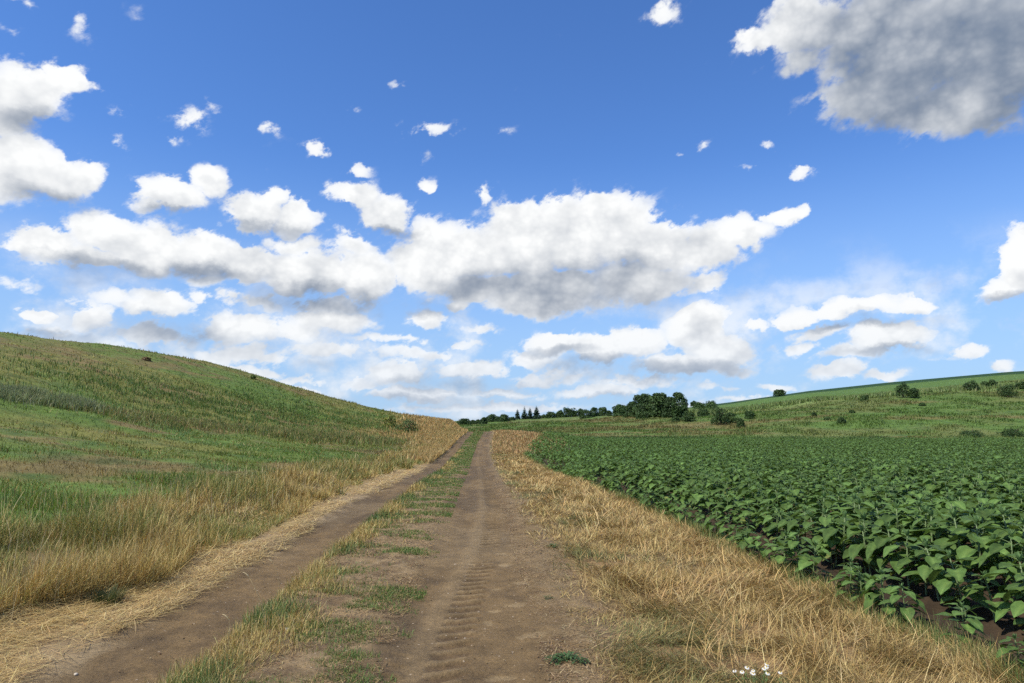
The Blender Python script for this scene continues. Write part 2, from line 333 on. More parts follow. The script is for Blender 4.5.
# ------------------------------------------------------------------ grass blades
def blades(name, P, h, w, az, lean, curve, col, mat, label, cat='grass', k=2, tipcol=None, group=None):
    """P (n,3) roots; h length; lean: tilt from vertical at the root; curve: extra tilt at the tip"""
    n = len(P); h = np.broadcast_to(h, n); w = np.broadcast_to(w, n); lean = np.broadcast_to(lean, n); curve = np.broadcast_to(curve, n)
    D = np.stack([np.cos(az), np.sin(az), np.zeros(n)], -1)
    tw = az + pi / 2 + RNG.normal(0, .5, n); S = np.stack([np.cos(tw), np.sin(tw), np.zeros(n)], -1)
    V = np.zeros((n, 2 * k + 1, 3), np.float32); c = P.copy()
    for j in range(k + 1):
        f = j / k; ww = w * (1 - .55 * f)
        if j < k:
            V[:, 2 * j] = c - S * ww[:, None] / 2; V[:, 2 * j + 1] = c + S * ww[:, None] / 2
        else: V[:, 2 * k] = c
        an = lean + curve * (f + .5 / k); seg = (h / k)[:, None]
        c = c + seg * (D * np.sin(an)[:, None] + np.array([0, 0, 1.]) * np.cos(an)[:, None])
    b = (np.arange(n) * (2 * k + 1))[:, None]
    Q = np.concatenate([b + np.array([2 * j, 2 * j + 1, 2 * j + 3, 2 * j + 2]) for j in range(k - 1)]) if k > 1 else None
    T = b + np.array([2 * k - 2, 2 * k - 1, 2 * k])
    C = np.repeat(col[:, None, :], 2 * k + 1, 1)
    if tipcol is not None: C[:, -3:] = tipcol[:, None, :]
    me = build_mesh(name, V.reshape(-1, 3), Q, T, C.reshape(-1, 3), mat)
    return link(name, me, kind='stuff', label=label, cat=cat, group=group)
def yy(n, y0, y1, p):
    u = RNG.random(n)
    if abs(p - 1) < 1e-6: return y0 * (y1 / y0) ** u
    return (y0 ** (1 - p) + u * (y1 ** (1 - p) - y0 ** (1 - p))) ** (1 / (1 - p))
def pal(n, cols, wts, jit=.18):
    cols = np.array(cols); i = RNG.choice(len(cols), n, p=np.array(wts) / sum(wts)); c = cols[i]
    return c * (1 + RNG.normal(0, jit, (n, 1))) * (1 + RNG.normal(0, .04, (n, 3)))
def inview(X, Y, mg=60):
    px, py, dep = project(X, Y, Zmac(X, Y)); return (dep > 0) & (px > -mg - 60) & (px < 1024 + mg + 60)
def wpx(Y, w0, k=.0008): return np.maximum(w0, k * Y)
GOLD = [(.49, .375, .135), (.42, .30, .095), (.58, .47, .20), (.30, .20, .07), (.26, .235, .065)]
TAN = [(.45, .33, .125), (.34, .235, .080), (.58, .46, .20), (.18, .12, .045), (.18, .17, .05)]
GREEN = [(.10, .17, .04), (.07, .135, .035), (.14, .19, .055), (.20, .20, .075)]

# left edge: pale flattened straw
n = 42000; Y = yy(n, 3.2, 60, 1.7); wd = RNG.random(n); t = -2.62 - wd * 1.35 + (vn(Y * 1.3, Y * 0, 12) - .5) * .35
keep = (fbm(t * 1.7, Y * .9, 14, 3) + RNG.random(n) * .3 > .50) & inview(t, Y); Y = Y[keep]; t = t[keep]; n = len(Y); X = t + rc(Y)
P = np.stack([X, Y, Z(X, Y) + .012 + RNG.random(n) * .03], -1)
blades('straw_litter', P, RNG.uniform(.08, .30, n), wpx(Y, .0035), RNG.normal(.9, 1.0, n) + pi * (RNG.random(n) < .5), RNG.normal(1.5, .07, n), RNG.normal(.0, .2, n),
       pal(n, [(.58, .44, .18), (.50, .36, .14), (.36, .24, .09), (.66, .53, .25)], [4, 4, 2, 2]), M_STRAW, 'pale flattened straw along the left edge of the dirt track', 'straw')
# left tall dry grass wall
def tall_left(n):
    Y = yy(n, 3.4, 90, 1.45); t = -3.38 - RNG.random(n) ** 1.2 * 2.3 + (vn(Y * .7, Y * 0, 19) - .5) * .7
    ke = (fbm(t * 1.7, Y * 1.5, 24, 4) + RNG.random(n) * .2 > .53 + .06 * ss(-5, -6.4, t)) & inview(t, Y, 100)
    return t[ke], Y[ke]
t, Y = tall_left(150000); n = len(Y); X = t + rc(Y)
cl = fbm(t * 1.1, Y * .8, 27, 3); gr = ss(.36, .58, fbm(t / 1.2, Y / 2.6, 29, 4) + .1 * ss(-5, -6.5, t))
h = RNG.uniform(.11, .43, n) * (.30 + 1.05 * ss(.3, .7, cl)) * (1 - .45 * ss(-5.2, -6.5, t)) * I(Y, [3, 30, 90], [1, 1, 1.1])
col = pal(n, GOLD, [4, 4, 2, 3, 3], .2); g = pal(n, [(.19, .21, .055), (.14, .17, .04), (.27, .26, .08)], [3, 2, 2]); kk = RNG.random(n) < gr * .65
col[kk] = g[kk]
blades('tall_dry_grass', np.stack([X, Y, Z(X, Y) - .01], -1), h, wpx(Y, .0034), RNG.uniform(0, 2 * pi, n), np.abs(RNG.normal(0, .48, n)), RNG.normal(.5, .5, n), col, M_STRAW,
       'tall yellow green grass bank lining the left side of the track', k=3)
# stray pale stalks standing higher
n = 1300; Y = yy(n, 3.6, 60, 1.3); t = -3.5 - RNG.random(n) * 3.0; X = t + rc(Y)
blades('dry_stalk_mass', np.stack([X, Y, Z(X, Y)], -1), RNG.uniform(.22, .52, n), wpx(Y, .0035, .0006), RNG.uniform(0, 2 * pi, n), np.abs(RNG.normal(0, .3, n)), RNG.normal(.4, .4, n),
       pal(n, [(.55, .45, .24), (.46, .36, .18)], [1, 1]), M_STRAW, 'thin pale stalks rising out of the left grass bank', k=3)

# left hill turf
def hillpts(n, y0, y1, p, d0, d1):
    Y = yy(n, y0, y1, p); d = d0 * (d1 / d0) ** RNG.random(n); t = -3.1 - d; X = t + rc(Y); ke = inview(X, Y, 80); return X[ke], Y[ke], d[ke]
X, Y, d = hillpts(330000, 4.5, 190, 1.0, 2.2, 62); n = len(X)
tn = ground_tint(X, Y); dist = np.hypot(X, Y); dens = fbm(X / 1.3, Y / 1.3, 35, 3) + RNG.random(n) * .4
brown = ss(.54, .66, patch(X, Y)); ke = (dens > .52) & (RNG.random(n) > brown * .45); X, Y, d, tn, dist = X[ke], Y[ke], d[ke], tn[ke], dist[ke]; n = len(X)
jit = 1 + RNG.normal(0, .2, (n, 1)); col = tn * 1.22 * jit; dry = RNG.random(n) < .10 + .2 * ss(.45, .6, fbm(X / 9, Y / 6, 37, 3)); col[dry] = pal(dry.sum(), GOLD, [3, 3, 2, 2, 3]) * .72
hh = RNG.uniform(.04, .13, n) * (.4 + 1.0 * fbm(X / 3, Y / 3, 38, 3) + 1.3 * ss(.60, .74, fbm(X / 1.4, Y / 1.4, 39, 3))) * (1 + .008 * dist)
blades('hill_grass', np.stack([X, Y, Z(X, Y) - .01], -1), hh, wpx(dist, .004, .0009), RNG.uniform(0, 2 * pi, n), np.abs(RNG.normal(0, .7, n)), RNG.normal(.5, .5, n), col, M_GRASS,
       'short green and brown turf covering the left hill')
# taller grey-green swathes on the hill, following two benches
def swathe(name, path, n, wid, hgt, cols, wts, label, mat=M_GRASS):
    pts = np.array([hit(*p)[:2] for p in path]); seg = np.cumsum([0] + [np.hypot(*(pts[i + 1] - pts[i])) for i in range(len(pts) - 1)])
    u = RNG.random(n) ** 1.2 * seg[-1]; X = np.interp(u, seg, pts[:, 0]) + RNG.normal(0, wid, n); Y = np.interp(u, seg, pts[:, 1]) + RNG.normal(0, wid, n)
    ke = fbm(X / 1.6, Y / 1.6, 45, 3) + RNG.random(n) * .25 > .52; X = X[ke]; Y = Y[ke]; m = len(X); ds = np.hypot(X, Y)
    blades(name, np.stack([X, Y, Z(X, Y) - .02], -1), RNG.uniform(.5, 1, m) * hgt * (.6 + .8 * fbm(X / 2, Y / 2, 46, 2)), wpx(ds, .006, .0010), RNG.uniform(0, 2 * pi, m), np.abs(RNG.normal(0, .22, m)), RNG.normal(.3, .3, m), pal(m, cols, wts), mat, label)
swathe('tall_grey_grass', [(18, 398), (50, 402), (78, 406)], 8000, .9, .7, [(.22, .25, .12), (.17, .21, .085), (.30, .31, .17)], [3, 3, 1], 'grey green tall grass clump on the left hill bench')
swathe('tall_hill_grass', [(75, 408), (130, 416), (180, 424), (225, 428)], 13000, 1.3, .45, [(.19, .21, .065), (.30, .24, .10), (.13, .18, .05)], [3, 2, 2], 'long line of tall seeding grass across the left hill')
swathe('tall_verge_grass', [(255, 432), (290, 436), (330, 440), (380, 441)], 12000, 1.6, .6, [(.17, .20, .06), (.32, .25, .10), (.12, .17, .045)], [3, 2, 2], 'tall mixed grass below the hill at mid distance')
swathe('dark_hill_grass', [(100, 392), (180, 402), (280, 412), (380, 424)], 17000, 5.5, .42, [(.095, .16, .040), (.12, .18, .045), (.18, .18, .06)], [3, 3, 1], 'dark green rough grass across the middle of the left hill')
# golden grass on the bank at the crest
n = 60000; Y = RNG.uniform(38, 128, n); t = -2.75 - np.abs(RNG.normal(0, 1, n)) * (2.7 * ss(40, 100, Y) + .6); X = t + rc(Y)
ke = fbm(X / 1.2, Y / 2.5, 47, 3) + RNG.random(n) * .3 > .5; X, Y = X[ke], Y[ke]; n = len(X)
blades('golden_bank_grass', np.stack([X, Y, Z(X, Y)], -1), RNG.uniform(.2, .55, n), wpx(Y, .01, .0010), RNG.uniform(0, 2 * pi, n), np.abs(RNG.normal(0, .3, n)), RNG.normal(.4, .3, n),
       pal(n, [(.48, .33, .12), (.40, .26, .09), (.52, .40, .18), (.22, .21, .07)], [4, 3, 2, 2]), M_STRAW, 'golden dry grass on the bank left of the far track crest')

# median: dry-green standing grass on its left half, green mats on bare soil
n = 46000; Y = yy(n, 3.3, 60, 1.5); t = -1.86 + np.abs(RNG.normal(0, .38, n)); 
ke = (t < -.7) & (fbm(t * 2.6, Y * 1.6, 54, 4) + RNG.random(n) * .22 - .12 * ss(-1.6, -1.2, t) > .53) & inview(t, Y); t, Y = t[ke], Y[ke]; n = len(t); X = t + rc(Y)
col = pal(n, GOLD, [3, 3, 2, 2, 3]); g = pal(n, GREEN, [3, 2, 2, 2]); kk = RNG.random(n) < ss(.35, .6, fbm(X, Y / 2, 56, 3)) * .95; col[kk] = g[kk]
blades('median_grass', np.stack([X, Y, Z(X, Y) - .005], -1), RNG.uniform(.03, .15, n) * (.5 + 1.1 * fbm(t * 2, Y * 1.4, 55, 2)) * (1.1 - .5 * ss(-1.6, -1.1, t)), wpx(Y, .0036), RNG.uniform(0, 2 * pi, n), np.abs(RNG.normal(.1, .75, n)), RNG.normal(.5, .6, n), col, M_STRAW,
       'mixed dry and green grass along the strip between the ruts', k=3)
n = 330000; Y = yy(n, 3.3, 100, 1.45); t = RNG.uniform(-1.85, -.5, n)
m_ = fbm(t * 1.3 + 40, Y * 2.4, 58, 4, .55) + .055 * ss(9, 18, Y) + .07 * ss(18, 45, Y) - .13 * ss(-1.05 + .5 * (fbm(Y * 1.7, Y * 0 + 3, 57, 3) - .5), -.55, t) * (1 - ss(25, 50, Y))
ke = (m_ + RNG.random(n) ** 2 * .18 > .60) & inview(t, Y); t, Y = t[ke], Y[ke]; n = len(t); X = t + rc(Y)
blades('creeping_grass', np.stack([X, Y, Z(X, Y)], -1), RNG.uniform(.015, .05, n) * (1 + .01 * Y), wpx(Y, .0045, .0009), RNG.uniform(0, 2 * pi, n), np.abs(RNG.normal(.6, .6, n)), RNG.normal(.6, .5, n),
       pal(n, [(.10, .185, .042), (.08, .15, .035), (.15, .21, .055), (.22, .21, .07), (.36, .28, .12)], [4, 2.5, 2.5, 1.8, 1.5]), M_GRASS, 'low green grass mats between the two ruts')
n = 26000; Y = yy(n, 3.3, 30, 1.6); t = RNG.uniform(-1.85, -.6, n); ke = fbm(t * 3, Y * 3, 59, 4) + RNG.random(n) * .2 > .56; t, Y = t[ke], Y[ke]; n = len(t); X = t
blades('strip_litter', np.stack([X, Y, Z(X, Y) + .015], -1), RNG.uniform(.015, .09, n), wpx(Y, .004), RNG.uniform(0, 2 * pi, n), RNG.normal(1.45, .12, n), 0, pal(n, [(.40, .28, .12), (.13, .08, .04), (.28, .18, .08), (.50, .38, .19)], [3, 2, 3, 1]), M_STRAW,
       'dead brown grass litter lying on the bare soil between the ruts', 'litter')
# right verge
n = 260000; Y = yy(n, 3.3, 100, 1.6); e = field_edge(Y) - rc(Y); t = .72 + (e + .1 - .72) * RNG.random(n) ** .8
den = ss(.42, 1.45, t + .35 * ss(12, 30, Y) + (vn(t * 3, Y * 1.5, 81) - .5) * .9); ke = (RNG.random(n) < .12 + .88 * den) & (fbm(t * 3.3, Y * 3.3, 82, 4, .6) + RNG.random(n) * .28 > .59) & inview(t, Y); t, Y = t[ke], Y[ke]; n = len(t); X = t + rc(Y)
cl = fbm(t * 1.6, Y * 1.3, 83, 3); up = RNG.random(n) < .06 + .28 * ss(.5, .65, cl) * ss(1.2, 2.0, t)
lean = np.where(up, np.abs(RNG.normal(.5, .45, n)), RNG.normal(1.30, .26, n)); hh = np.where(up, RNG.uniform(.04, .17, n), RNG.uniform(.05, .19, n)) * (.45 + 1.0 * cl)
az = 2.4 + 14 * fbm(t * 1.1, Y * 1.1, 84, 2) + RNG.normal(0, 1.0, n)
grn = ss(.47, .6, fbm(t / .8 + 9, Y / 1.6, 85, 3)) * (1 - ss(1.6, 2.2, t)) + .35 * ss(.25, 0, field_edge(Y) - X) 
col = pal(n, TAN, [4, 4, 2.0, 4, .8], .28); g = pal(n, [(.16, .17, .055), (.11, .14, .045), (.22, .20, .08)], [3, 2, 2]); kk = RNG.random(n) < grn * .75 * np.where(up, 1.2, .7); col[kk] = g[kk]
blades('matted_dry_grass', np.stack([X, Y, Z(X, Y) + np.where(up, 0, RNG.uniform(.0, .07, n) * cl)], -1), hh, wpx(Y, .0032), az, lean, RNG.normal(.1, .35, n), col, M_STRAW,
       'matted golden brown dry grass between the track and the crop', k=3)
# longer straws lying in combed sheaves
n = 6500; cn = 420; cY = yy(cn, 3.4, 40, 1.4); ct = RNG.uniform(1.5, 3.05, cn); ca = RNG.uniform(0, 2 * pi, cn); k_ = RNG.integers(0, cn, n)
t = ct[k_] + RNG.normal(0, .12, n); Y = cY[k_] + RNG.normal(0, .14, n); X = t + rc(Y)
blades('combed_straw', np.stack([X, Y, Z(X, Y) + RNG.uniform(.0, .05, n)], -1), RNG.uniform(.12, .34, n), wpx(Y, .0034), ca[k_] + RNG.normal(0, .22, n), RNG.normal(1.12, .28, n), RNG.normal(.3, .3, n),
       pal(n, [(.58, .42, .17), (.46, .31, .115), (.64, .51, .24)], [3, 3, 1]), M_STRAW, 'long bright straws combed over in sheaves on the right verge', 'straw', k=3)
# debris on the right shoulder
n = 9000; Y = yy(n, 3.3, 25, 1.6); t = .42 + np.abs(RNG.normal(0, .35, n)); X = t
blades('dry_debris', np.stack([X, Y, Z(X, Y) + .012], -1), RNG.uniform(.01, .07, n), wpx(Y, .005), RNG.uniform(0, 2 * pi, n), RNG.normal(1.45, .12, n), 0, pal(n, [(.45, .34, .18), (.14, .09, .05), (.30, .2, .1)], [2, 2, 2]), M_STRAW,
       'crumbled dry stems scattered on the right shoulder of the track', 'debris')
# ragged green fringe against the crop
n = 12000; Y = yy(n, 3.5, 70, 1.3); X = field_edge(Y) + RNG.normal(.02, .11, n)
ke = fbm(X * 2, Y * 1.6, 86, 3) + RNG.random(n) * .3 > .66; X, Y = X[ke], Y[ke]; n = len(X)
blades('green_fringe_grass', np.stack([X, Y, Z(X, Y)], -1), RNG.uniform(.06, .2, n), wpx(Y, .004), RNG.uniform(0, 2 * pi, n), np.abs(RNG.normal(0, .3, n)), RNG.normal(.4, .3, n),
       pal(n, [(.16, .21, .06), (.22, .24, .08), (.10, .16, .045)], [3, 2, 2]), M_GRASS, 'sparse green grass fringe where the verge meets the crop')

# far meadow and bands
n = 150000; Y = RNG.uniform(106, 262, n); X = RNG.uniform(-.06, .98, n) * Y; tn = ground_tint(X, Y)
u = (Y - 108) / (crest_Y(X / Y) - 108); dn = fbm(X / 4, Y / 4, 151, 4); ke = (dn + RNG.random(n) * .3 > .58) & (u < .7); X, Y, tn, dn, u = X[ke], Y[ke], tn[ke], dn[ke], u[ke]; n = len(X)
col = tn * 1.15 * (1 + RNG.normal(0, .2, (n, 1)))
blades('meadow_grass', np.stack([X, Y, Z(X, Y) - .03], -1), RNG.uniform(.25, .6, n) * (.6 + .9 * ss(.5, .7, dn)), wpx(Y, .1, .0012), RNG.uniform(0, 2 * pi, n), np.abs(RNG.normal(0, .4, n)), .4, col, M_GRASS,
       'rough meadow grass on the slope beyond the crop')
n = 16000; th = RNG.uniform(.3, .95, n); u = .60 + RNG.normal(0, .022, n) + (vn(th * 30, th * 0, 3) - .5) * .03; Y = 108 + u * (crest_Y(th) - 108); X = th * Y
ke = vn(th * 90, u * 60, 4) > .35; X, Y = X[ke], Y[ke]; n = len(X)
blades('pale_reed_band', np.stack([X, Y, Z(X, Y) - .05], -1), RNG.uniform(.6, 1.7, n), wpx(Y, .15, .0014), RNG.uniform(0, 2 * pi, n), np.abs(RNG.normal(0, .25, n)), .3,
       pal(n, [(.19, .25, .085), (.15, .21, .06), (.25, .28, .12)], [3, 3, 1]), M_GRASS, 'pale green band of tall weeds below the upper field', 'weeds')
n = 22000; X = RNG.uniform(6, 110, n); Y = 107 + RNG.normal(0, 1.0, n) + 1.2 * vn(X / 6, X * 0, 6); dk = ss(.45, .65, fbm(X / 5, X * 0, 161, 3))
blades('dark_weed_strip', np.stack([X, Y, Z(X, Y) - .05], -1), RNG.uniform(.25, .65, n) * (.5 + 1.1 * dk), wpx(Y, .06, .0010), RNG.uniform(0, 2 * pi, n), np.abs(RNG.normal(0, .35, n)), .3,
       pal(n, [(.045, .085, .025), (.07, .115, .035), (.10, .13, .04)], [3, 2, 1]), M_GRASS, 'dark weedy strip along the far edge of the crop', 'weeds')
n = 16000; Y = RNG.uniform(52, 118, n); X = rc(Y) + 1.0 + RNG.random(n) * (field_edge(Y) + 2 - rc(Y)) 
blades('far_verge_grass', np.stack([X, Y, Z(X, Y)], -1), RNG.uniform(.12, .4, n), wpx(Y, .02, .0011), RNG.uniform(0, 2 * pi, n), np.abs(RNG.normal(0, .45, n)), .4,
       pal(n, [(.46, .31, .13), (.38, .24, .10), (.24, .22, .08)], [3, 3, 2]), M_STRAW, 'golden dry grass right of the track near its crest')

# ------------------------------------------------------------------ sunflower plants
def leaf_geo(L, Wd, droop, fold, detail, wav, rr):
    """leaf along +X from origin, normal up; returns V,Q"""
    s = np.array([0, .05, .2, .38, .56, .74, .88, 1.0]) if detail else np.array([0, .35, 1.0])
    prof = np.array([.10, .62, .96, 1, .88, .60, .30, .02]) if detail else None
    if not detail: prof = np.array([.25, 1, .05])
    V = []
    for i, f in enumerate(s):
        x = L * f; zc = -droop * L * f * f; back = (-.11 * L if i == 1 else -.05 * L if i == 2 else 0) if detail else 0
        hw = prof[i] * Wd / 2; e = (sin(f * 11 + rr) * wav + (sin(f * 23 + rr * 2) * wav * .5 if detail else 0)) * L
        if detail:
            V += [(x + back, -hw, zc + fold * hw + e), (x, -hw * .5, zc + fold * hw * .35), (x, 0, zc - fold * hw * .12), (x, hw * .5, zc + fold * hw * .35), (x + back, hw, zc + fold * hw - e)]
        else: V += [(x, -hw, zc + fold * hw + e), (x, 0, zc), (x, hw, zc + fold * hw - e)]
    m = 5 if detail else 3
    Q = [(i * m + k, i * m + k + 1, (i + 1) * m + k + 1, (i + 1) * m + k) for i in range(len(s) - 1) for k in range(m - 1)]
    V = np.array(V, float); V[:, 1] += .10 * sin(rr * 3) * V[:, 0] ** 2 / L
    return V, np.array(Q)
def rotz(V, a): return np.stack([V[:, 0] * cos(a) - V[:, 1] * sin(a), V[:, 0] * sin(a) + V[:, 1] * cos(a), V[:, 2]], -1)
def roty(V, a): return np.stack([V[:, 0] * cos(a) + V[:, 2] * sin(a), V[:, 1], -V[:, 0] * sin(a) + V[:, 2] * cos(a)], -1)
def sunflower(seed, detail=True, H=.50):
    rs = random.Random(seed); st = MB(); fo = MB(); bd = MB()
    lx, ly = rs.uniform(-.04, .04), rs.uniform(-.04, .04); pts = [(lx * f * f, ly * f * f, H * f) for f in (0, .25, .5, .75, 1)]
    if detail: st.tube(pts, [.0105, .010, .009, .0075, .005], (.16, .22, .09), 7)
    nl = 15 if detail else 9; a0 = rs.uniform(0, 6.28)
    for i in range(nl):
        f = .22 + .76 * i / (nl - 1); a = a0 + i * 2.4 + rs.uniform(-.25, .25) if i > 3 else a0 + i * pi / 2 * (1 if i % 2 else 1) + (i % 2) * pi / 2 * 0 + i * .1
        size = (.128 + .062 * sin(min(1, f * 1.15) * pi * .75)) * rs.uniform(.82, 1.12) * (1 - .35 * max(0, f - .75) / .25) * H / .5
        if not detail: size *= 1.12
        V, Q = leaf_geo(size, size * rs.uniform(.74, .9), rs.uniform(.15, .5) * (1.1 - .5 * f), rs.uniform(.05, .3), detail, .022, rs.uniform(0, 6))
        pet = size * rs.uniform(.45, .65) * (1 - .5 * max(0, f - .6)); el = rs.uniform(.15, .45) + .3 * f
        tilt = rs.uniform(-.12, .5) - .45 * max(0, f - .7)
        V = roty(V, tilt); bx, bz = pet * cos(el), pet * sin(el); V = V + np.array([bx, 0, bz]); V = rotz(V, a)
        base = np.array([lx * f * f, ly * f * f, H * f]); V = V + base
        c = np.array((.093, .163, .040)) * rs.uniform(.62, 1.3); 
        if i < 2 and rs.random() < .3: c = np.array((.15, .19, .05))
        cc_ = np.repeat(c[None], len(V), 0)
        if detail: cc_[2::5] *= (1.45, 1.3, 1.35)
        fo.add(V, Q, None, cc_)
        if detail:
            mid = rotz(np.array([[bx * .5, 0, bz * .6]]), a)[0] + base; tip = rotz(np.array([[bx + .01, 0, bz]]), a)[0] + base
            st.tube([base, mid, tip], [.0042, .0036, .003], (.14, .22, .08), 4)
    for i in range(5 if detail else 2):
        V, Q = leaf_geo(.075 * H / .5, .03, -.2, .3, detail, .0, 0); V = rotz(roty(V, -rs.uniform(.6, 1.2)), i * 1.3 + a0) + np.array([lx, ly, H - .005]); bd.add(V, Q, None, (.12, .20, .07))
    return st, fo, bd
SF_H = [.46, .52, .50, .56, .42, .54, .48, .58]
protos = []
for i, H in enumerate(SF_H):
    st, fo, bd = sunflower(100 + i, True, H); protos.append((st, fo, bd, st.mesh('stem', M_STEM, True), fo.mesh('foliage', M_SUN, True), bd.mesh('growing_tip', M_SUN, True)))
# positions, row by row, rows run with the track
pos = []
xr = 3.32; r = 0
while xr < 112:
    ys = 3.2 + random.random() * .2
    while ys < 104.5:
        sp = .225 if ys < 30 else (.27 + .006 * (ys - 30))
        ys += sp * random.uniform(.75, 1.3)
        if xr < field_edge(ys) + .12: continue
        if xr > ys * 1.02 + 2: continue
        if ys > 40 and r % 2 and random.random() < .35: continue
        pos.append((xr + random.gauss(0, .05), ys, r))
    xr += .76 if xr < 40 else .85; r += 1
# a few seedlings strayed outside the first row
pos = np.array(pos); px_, py_, dp_ = project(pos[:, 0], pos[:, 1], Z(pos[:, 0], pos[:, 1]) + .4)
gap = fbm(pos[:, 0] / 3.5, pos[:, 1] / 2.2, 171, 3)
scl = .80 + .42 * fbm(pos[:, 0] / 4, pos[:, 1] / 4, 172, 3) + RNG.normal(0, .09, len(pos))
scl *= np.where(pos[:, 2] == 0, .50 + .3 * RNG.random(len(pos)), np.where(pos[:, 2] == 1, .90, 1.06))
scl *= .94 + .12 * ss(25, 80, pos[:, 1])
keep = ~((RNG.random(len(pos)) < ss(.6, .68, gap) * .6)) & ~((pos[:, 2] == 0) & (RNG.random(len(pos)) < .15 + .2 * (pos[:, 1] < 8))) & (scl > .3)
pos, px_, py_, dp_, scl = pos[keep], px_[keep], py_[keep], dp_[keep], scl[keep]
vis = (px_ > -20) & (px_ < 1050) & (py_ < 715)
score = np.where(vis, scl / np.maximum(dp_, .5), -1)
near_i = np.argsort(-score)[:300]; nset = set(near_i.tolist())
ANG = RNG.uniform(0, 2 * pi, len(pos)); TLX = RNG.normal(0, .07, len(pos)); TLY = RNG.normal(0, .07, len(pos)); VAR = RNG.integers(0, 8, len(pos))
def make_plant(i, label, first=None):
    x, y = pos[i, 0], pos[i, 1]; e = bpy.data.objects.new('sunflower_plant', None); COL.objects.link(e)
    e.empty_display_size = .1; e.location = (x, y, float(Z(x, y)) - .01); e.rotation_euler = (TLX[i], TLY[i], ANG[i]); s = float(scl[i]); e.scale = (s, s, s * float(1))
    e['label'] = label; e['category'] = 'sunflower plant'; e['group'] = 'young sunflower plants in the nearest crop rows'
    pr = protos[VAR[i]]
    for nm, me in (('stem', pr[3]), ('foliage', pr[4]), ('growing_tip', pr[5])): link(nm, me, e)
    return e
order = near_i[np.argsort(dp_[near_i])]
shared = 'young budless sunflower plant with broad green leaves in the nearest rows of the crop'
inner = [i for i in order if 0 < px_[i] < 1010 and py_[i] < 660]
special = {}
if inner:
    special[inner[0]] = 'broad leaved sunflower plant nearest the camera, in the lower right corner of the crop'
    r0 = [i for i in inner if pos[i, 2] == 0]
    if r0: special[r0[0]] = 'stunted sunflower plant nearest the camera in the outermost row beside the dry verge'
for i in order: make_plant(i, special.get(i, shared))
# the rest of the crop, one mass
def bake(idx, arrs, name):
    Vs, Qs, Ts, Cs = [], [], [], []; off = 0
    for v in range(len(arrs)):
        ids = [i for i in idx if VAR[i] % len(arrs) == v]
        if not ids: continue
        V, Q, T, C = arrs[v]; ids = np.array(ids); m = len(ids); a = ANG[ids]; s = scl[ids]
        x = pos[ids, 0]; y = pos[ids, 1]; zz = Z(x, y) - .01
        ca, sa = np.cos(a)[:, None], np.sin(a)[:, None]
        W = np.empty((m, len(V), 3), np.float32)
        vx, vy, vz = V[:, 0][None], V[:, 1][None], V[:, 2][None]
        tx_, ty_ = TLX[ids][:, None], TLY[ids][:, None]
        W[..., 0] = (vx * ca - vy * sa) * s[:, None] + x[:, None] + ty_ * vz; W[..., 1] = (vx * sa + vy * ca) * s[:, None] + y[:, None] - tx_ * vz; W[..., 2] = vz * s[:, None] + zz[:, None]
        o = off + (np.arange(m) * len(V))[:, None, None]
        if Q is not None: Qs.append((Q[None] + o).reshape(-1, 4))
        if T is not None: Ts.append((T[None] + o).reshape(-1, 3))
        Cs.append((C[None] * (1 + RNG.normal(0, .12, (m, 1, 1)))).reshape(-1, 3)); Vs.append(W.reshape(-1, 3)); off += m * len(V)
    me = build_mesh(name, np.concatenate(Vs), np.concatenate(Qs), np.concatenate(Ts) if Ts else None, np.concatenate(Cs), M_SUN, True)
    return me
def combine(st, fo, bd, simple=False):
    m = MB()
    for b in ((fo, bd) if simple else (st, fo, bd)):
        V, Q, T, C = b.arrays(); m.add(V, Q, T, C)
    return m.arrays()
rest = [i for i in range(len(pos)) if i not in nset]
midr = [i for i in rest if pos[i, 1] < 26 and px_[i] < 1150]
farr = [i for i in rest if not (pos[i, 1] < 26 and px_[i] < 1150)]
me1 = bake(midr, [combine(p[0], p[1], p[2]) for p in protos], 'a'); 
simp = [combine(*sunflower(200 + i, False, SF_H[i] ), simple=True) for i in range(8)]
me2 = bake(farr, simp, 'b')
import bmesh
bm = bmesh.new(); bm.from_mesh(me1); bm.from_mesh(me2); mes = bpy.data.meshes.new('sunflower_crop'); bm.to_mesh(mes); bm.free(); mes.materials.append(M_SUN)
link('sunflower_crop', mes, kind='stuff', label='dense green sunflower crop filling the field behind its nearest rows', cat='sunflower crop')

# ------------------------------------------------------------------ trees and bushes
def leaf_cloud(rs, lobes, nleaf, size, cols, up=.25):
    """lobes: (x,y,z,rx,ry,rz). leaf faces spread over and inside the lobes"""
    g = np.random.default_rng(rs.randint(0, 10 ** 6)); w = np.array([l[3] * l[4] + l[3] * l[5] for l in lobes]); k = g.choice(len(lobes), nleaf, p=w / w.sum()); L = np.array(lobes)[k]
    n = g.normal(0, 1, (nleaf, 3)); n /= np.linalg.norm(n, axis=1)[:, None]; n[:, 2] = np.where(n[:, 2] < -.5, -n[:, 2], n[:, 2])
    r = g.uniform(.62, 1.08, nleaf)[:, None]; c = L[:, :3] + n * L[:, 3:6] * r
    nn = n + g.normal(0, .55, (nleaf, 3)); nn[:, 2] += up; nn /= np.linalg.norm(nn, axis=1)[:, None]
    a = np.cross(nn, g.normal(0, 1, (nleaf, 3))); a /= np.linalg.norm(a, axis=1)[:, None]; b = np.cross(nn, a); s = (size * g.uniform(.6, 1.3, nleaf))[:, None]
    V = np.stack([c - a * s, c - b * s * .55, c + a * s, c + b * s * .55], 1).reshape(-1, 3); Q = np.arange(nleaf * 4).reshape(-1, 4)
    cc = np.array(cols)[g.choice(len(cols), len(lobes))][k] * (1 + g.normal(0, .18, (nleaf, 1)))
    return V, Q, np.repeat(cc, 4, 0)
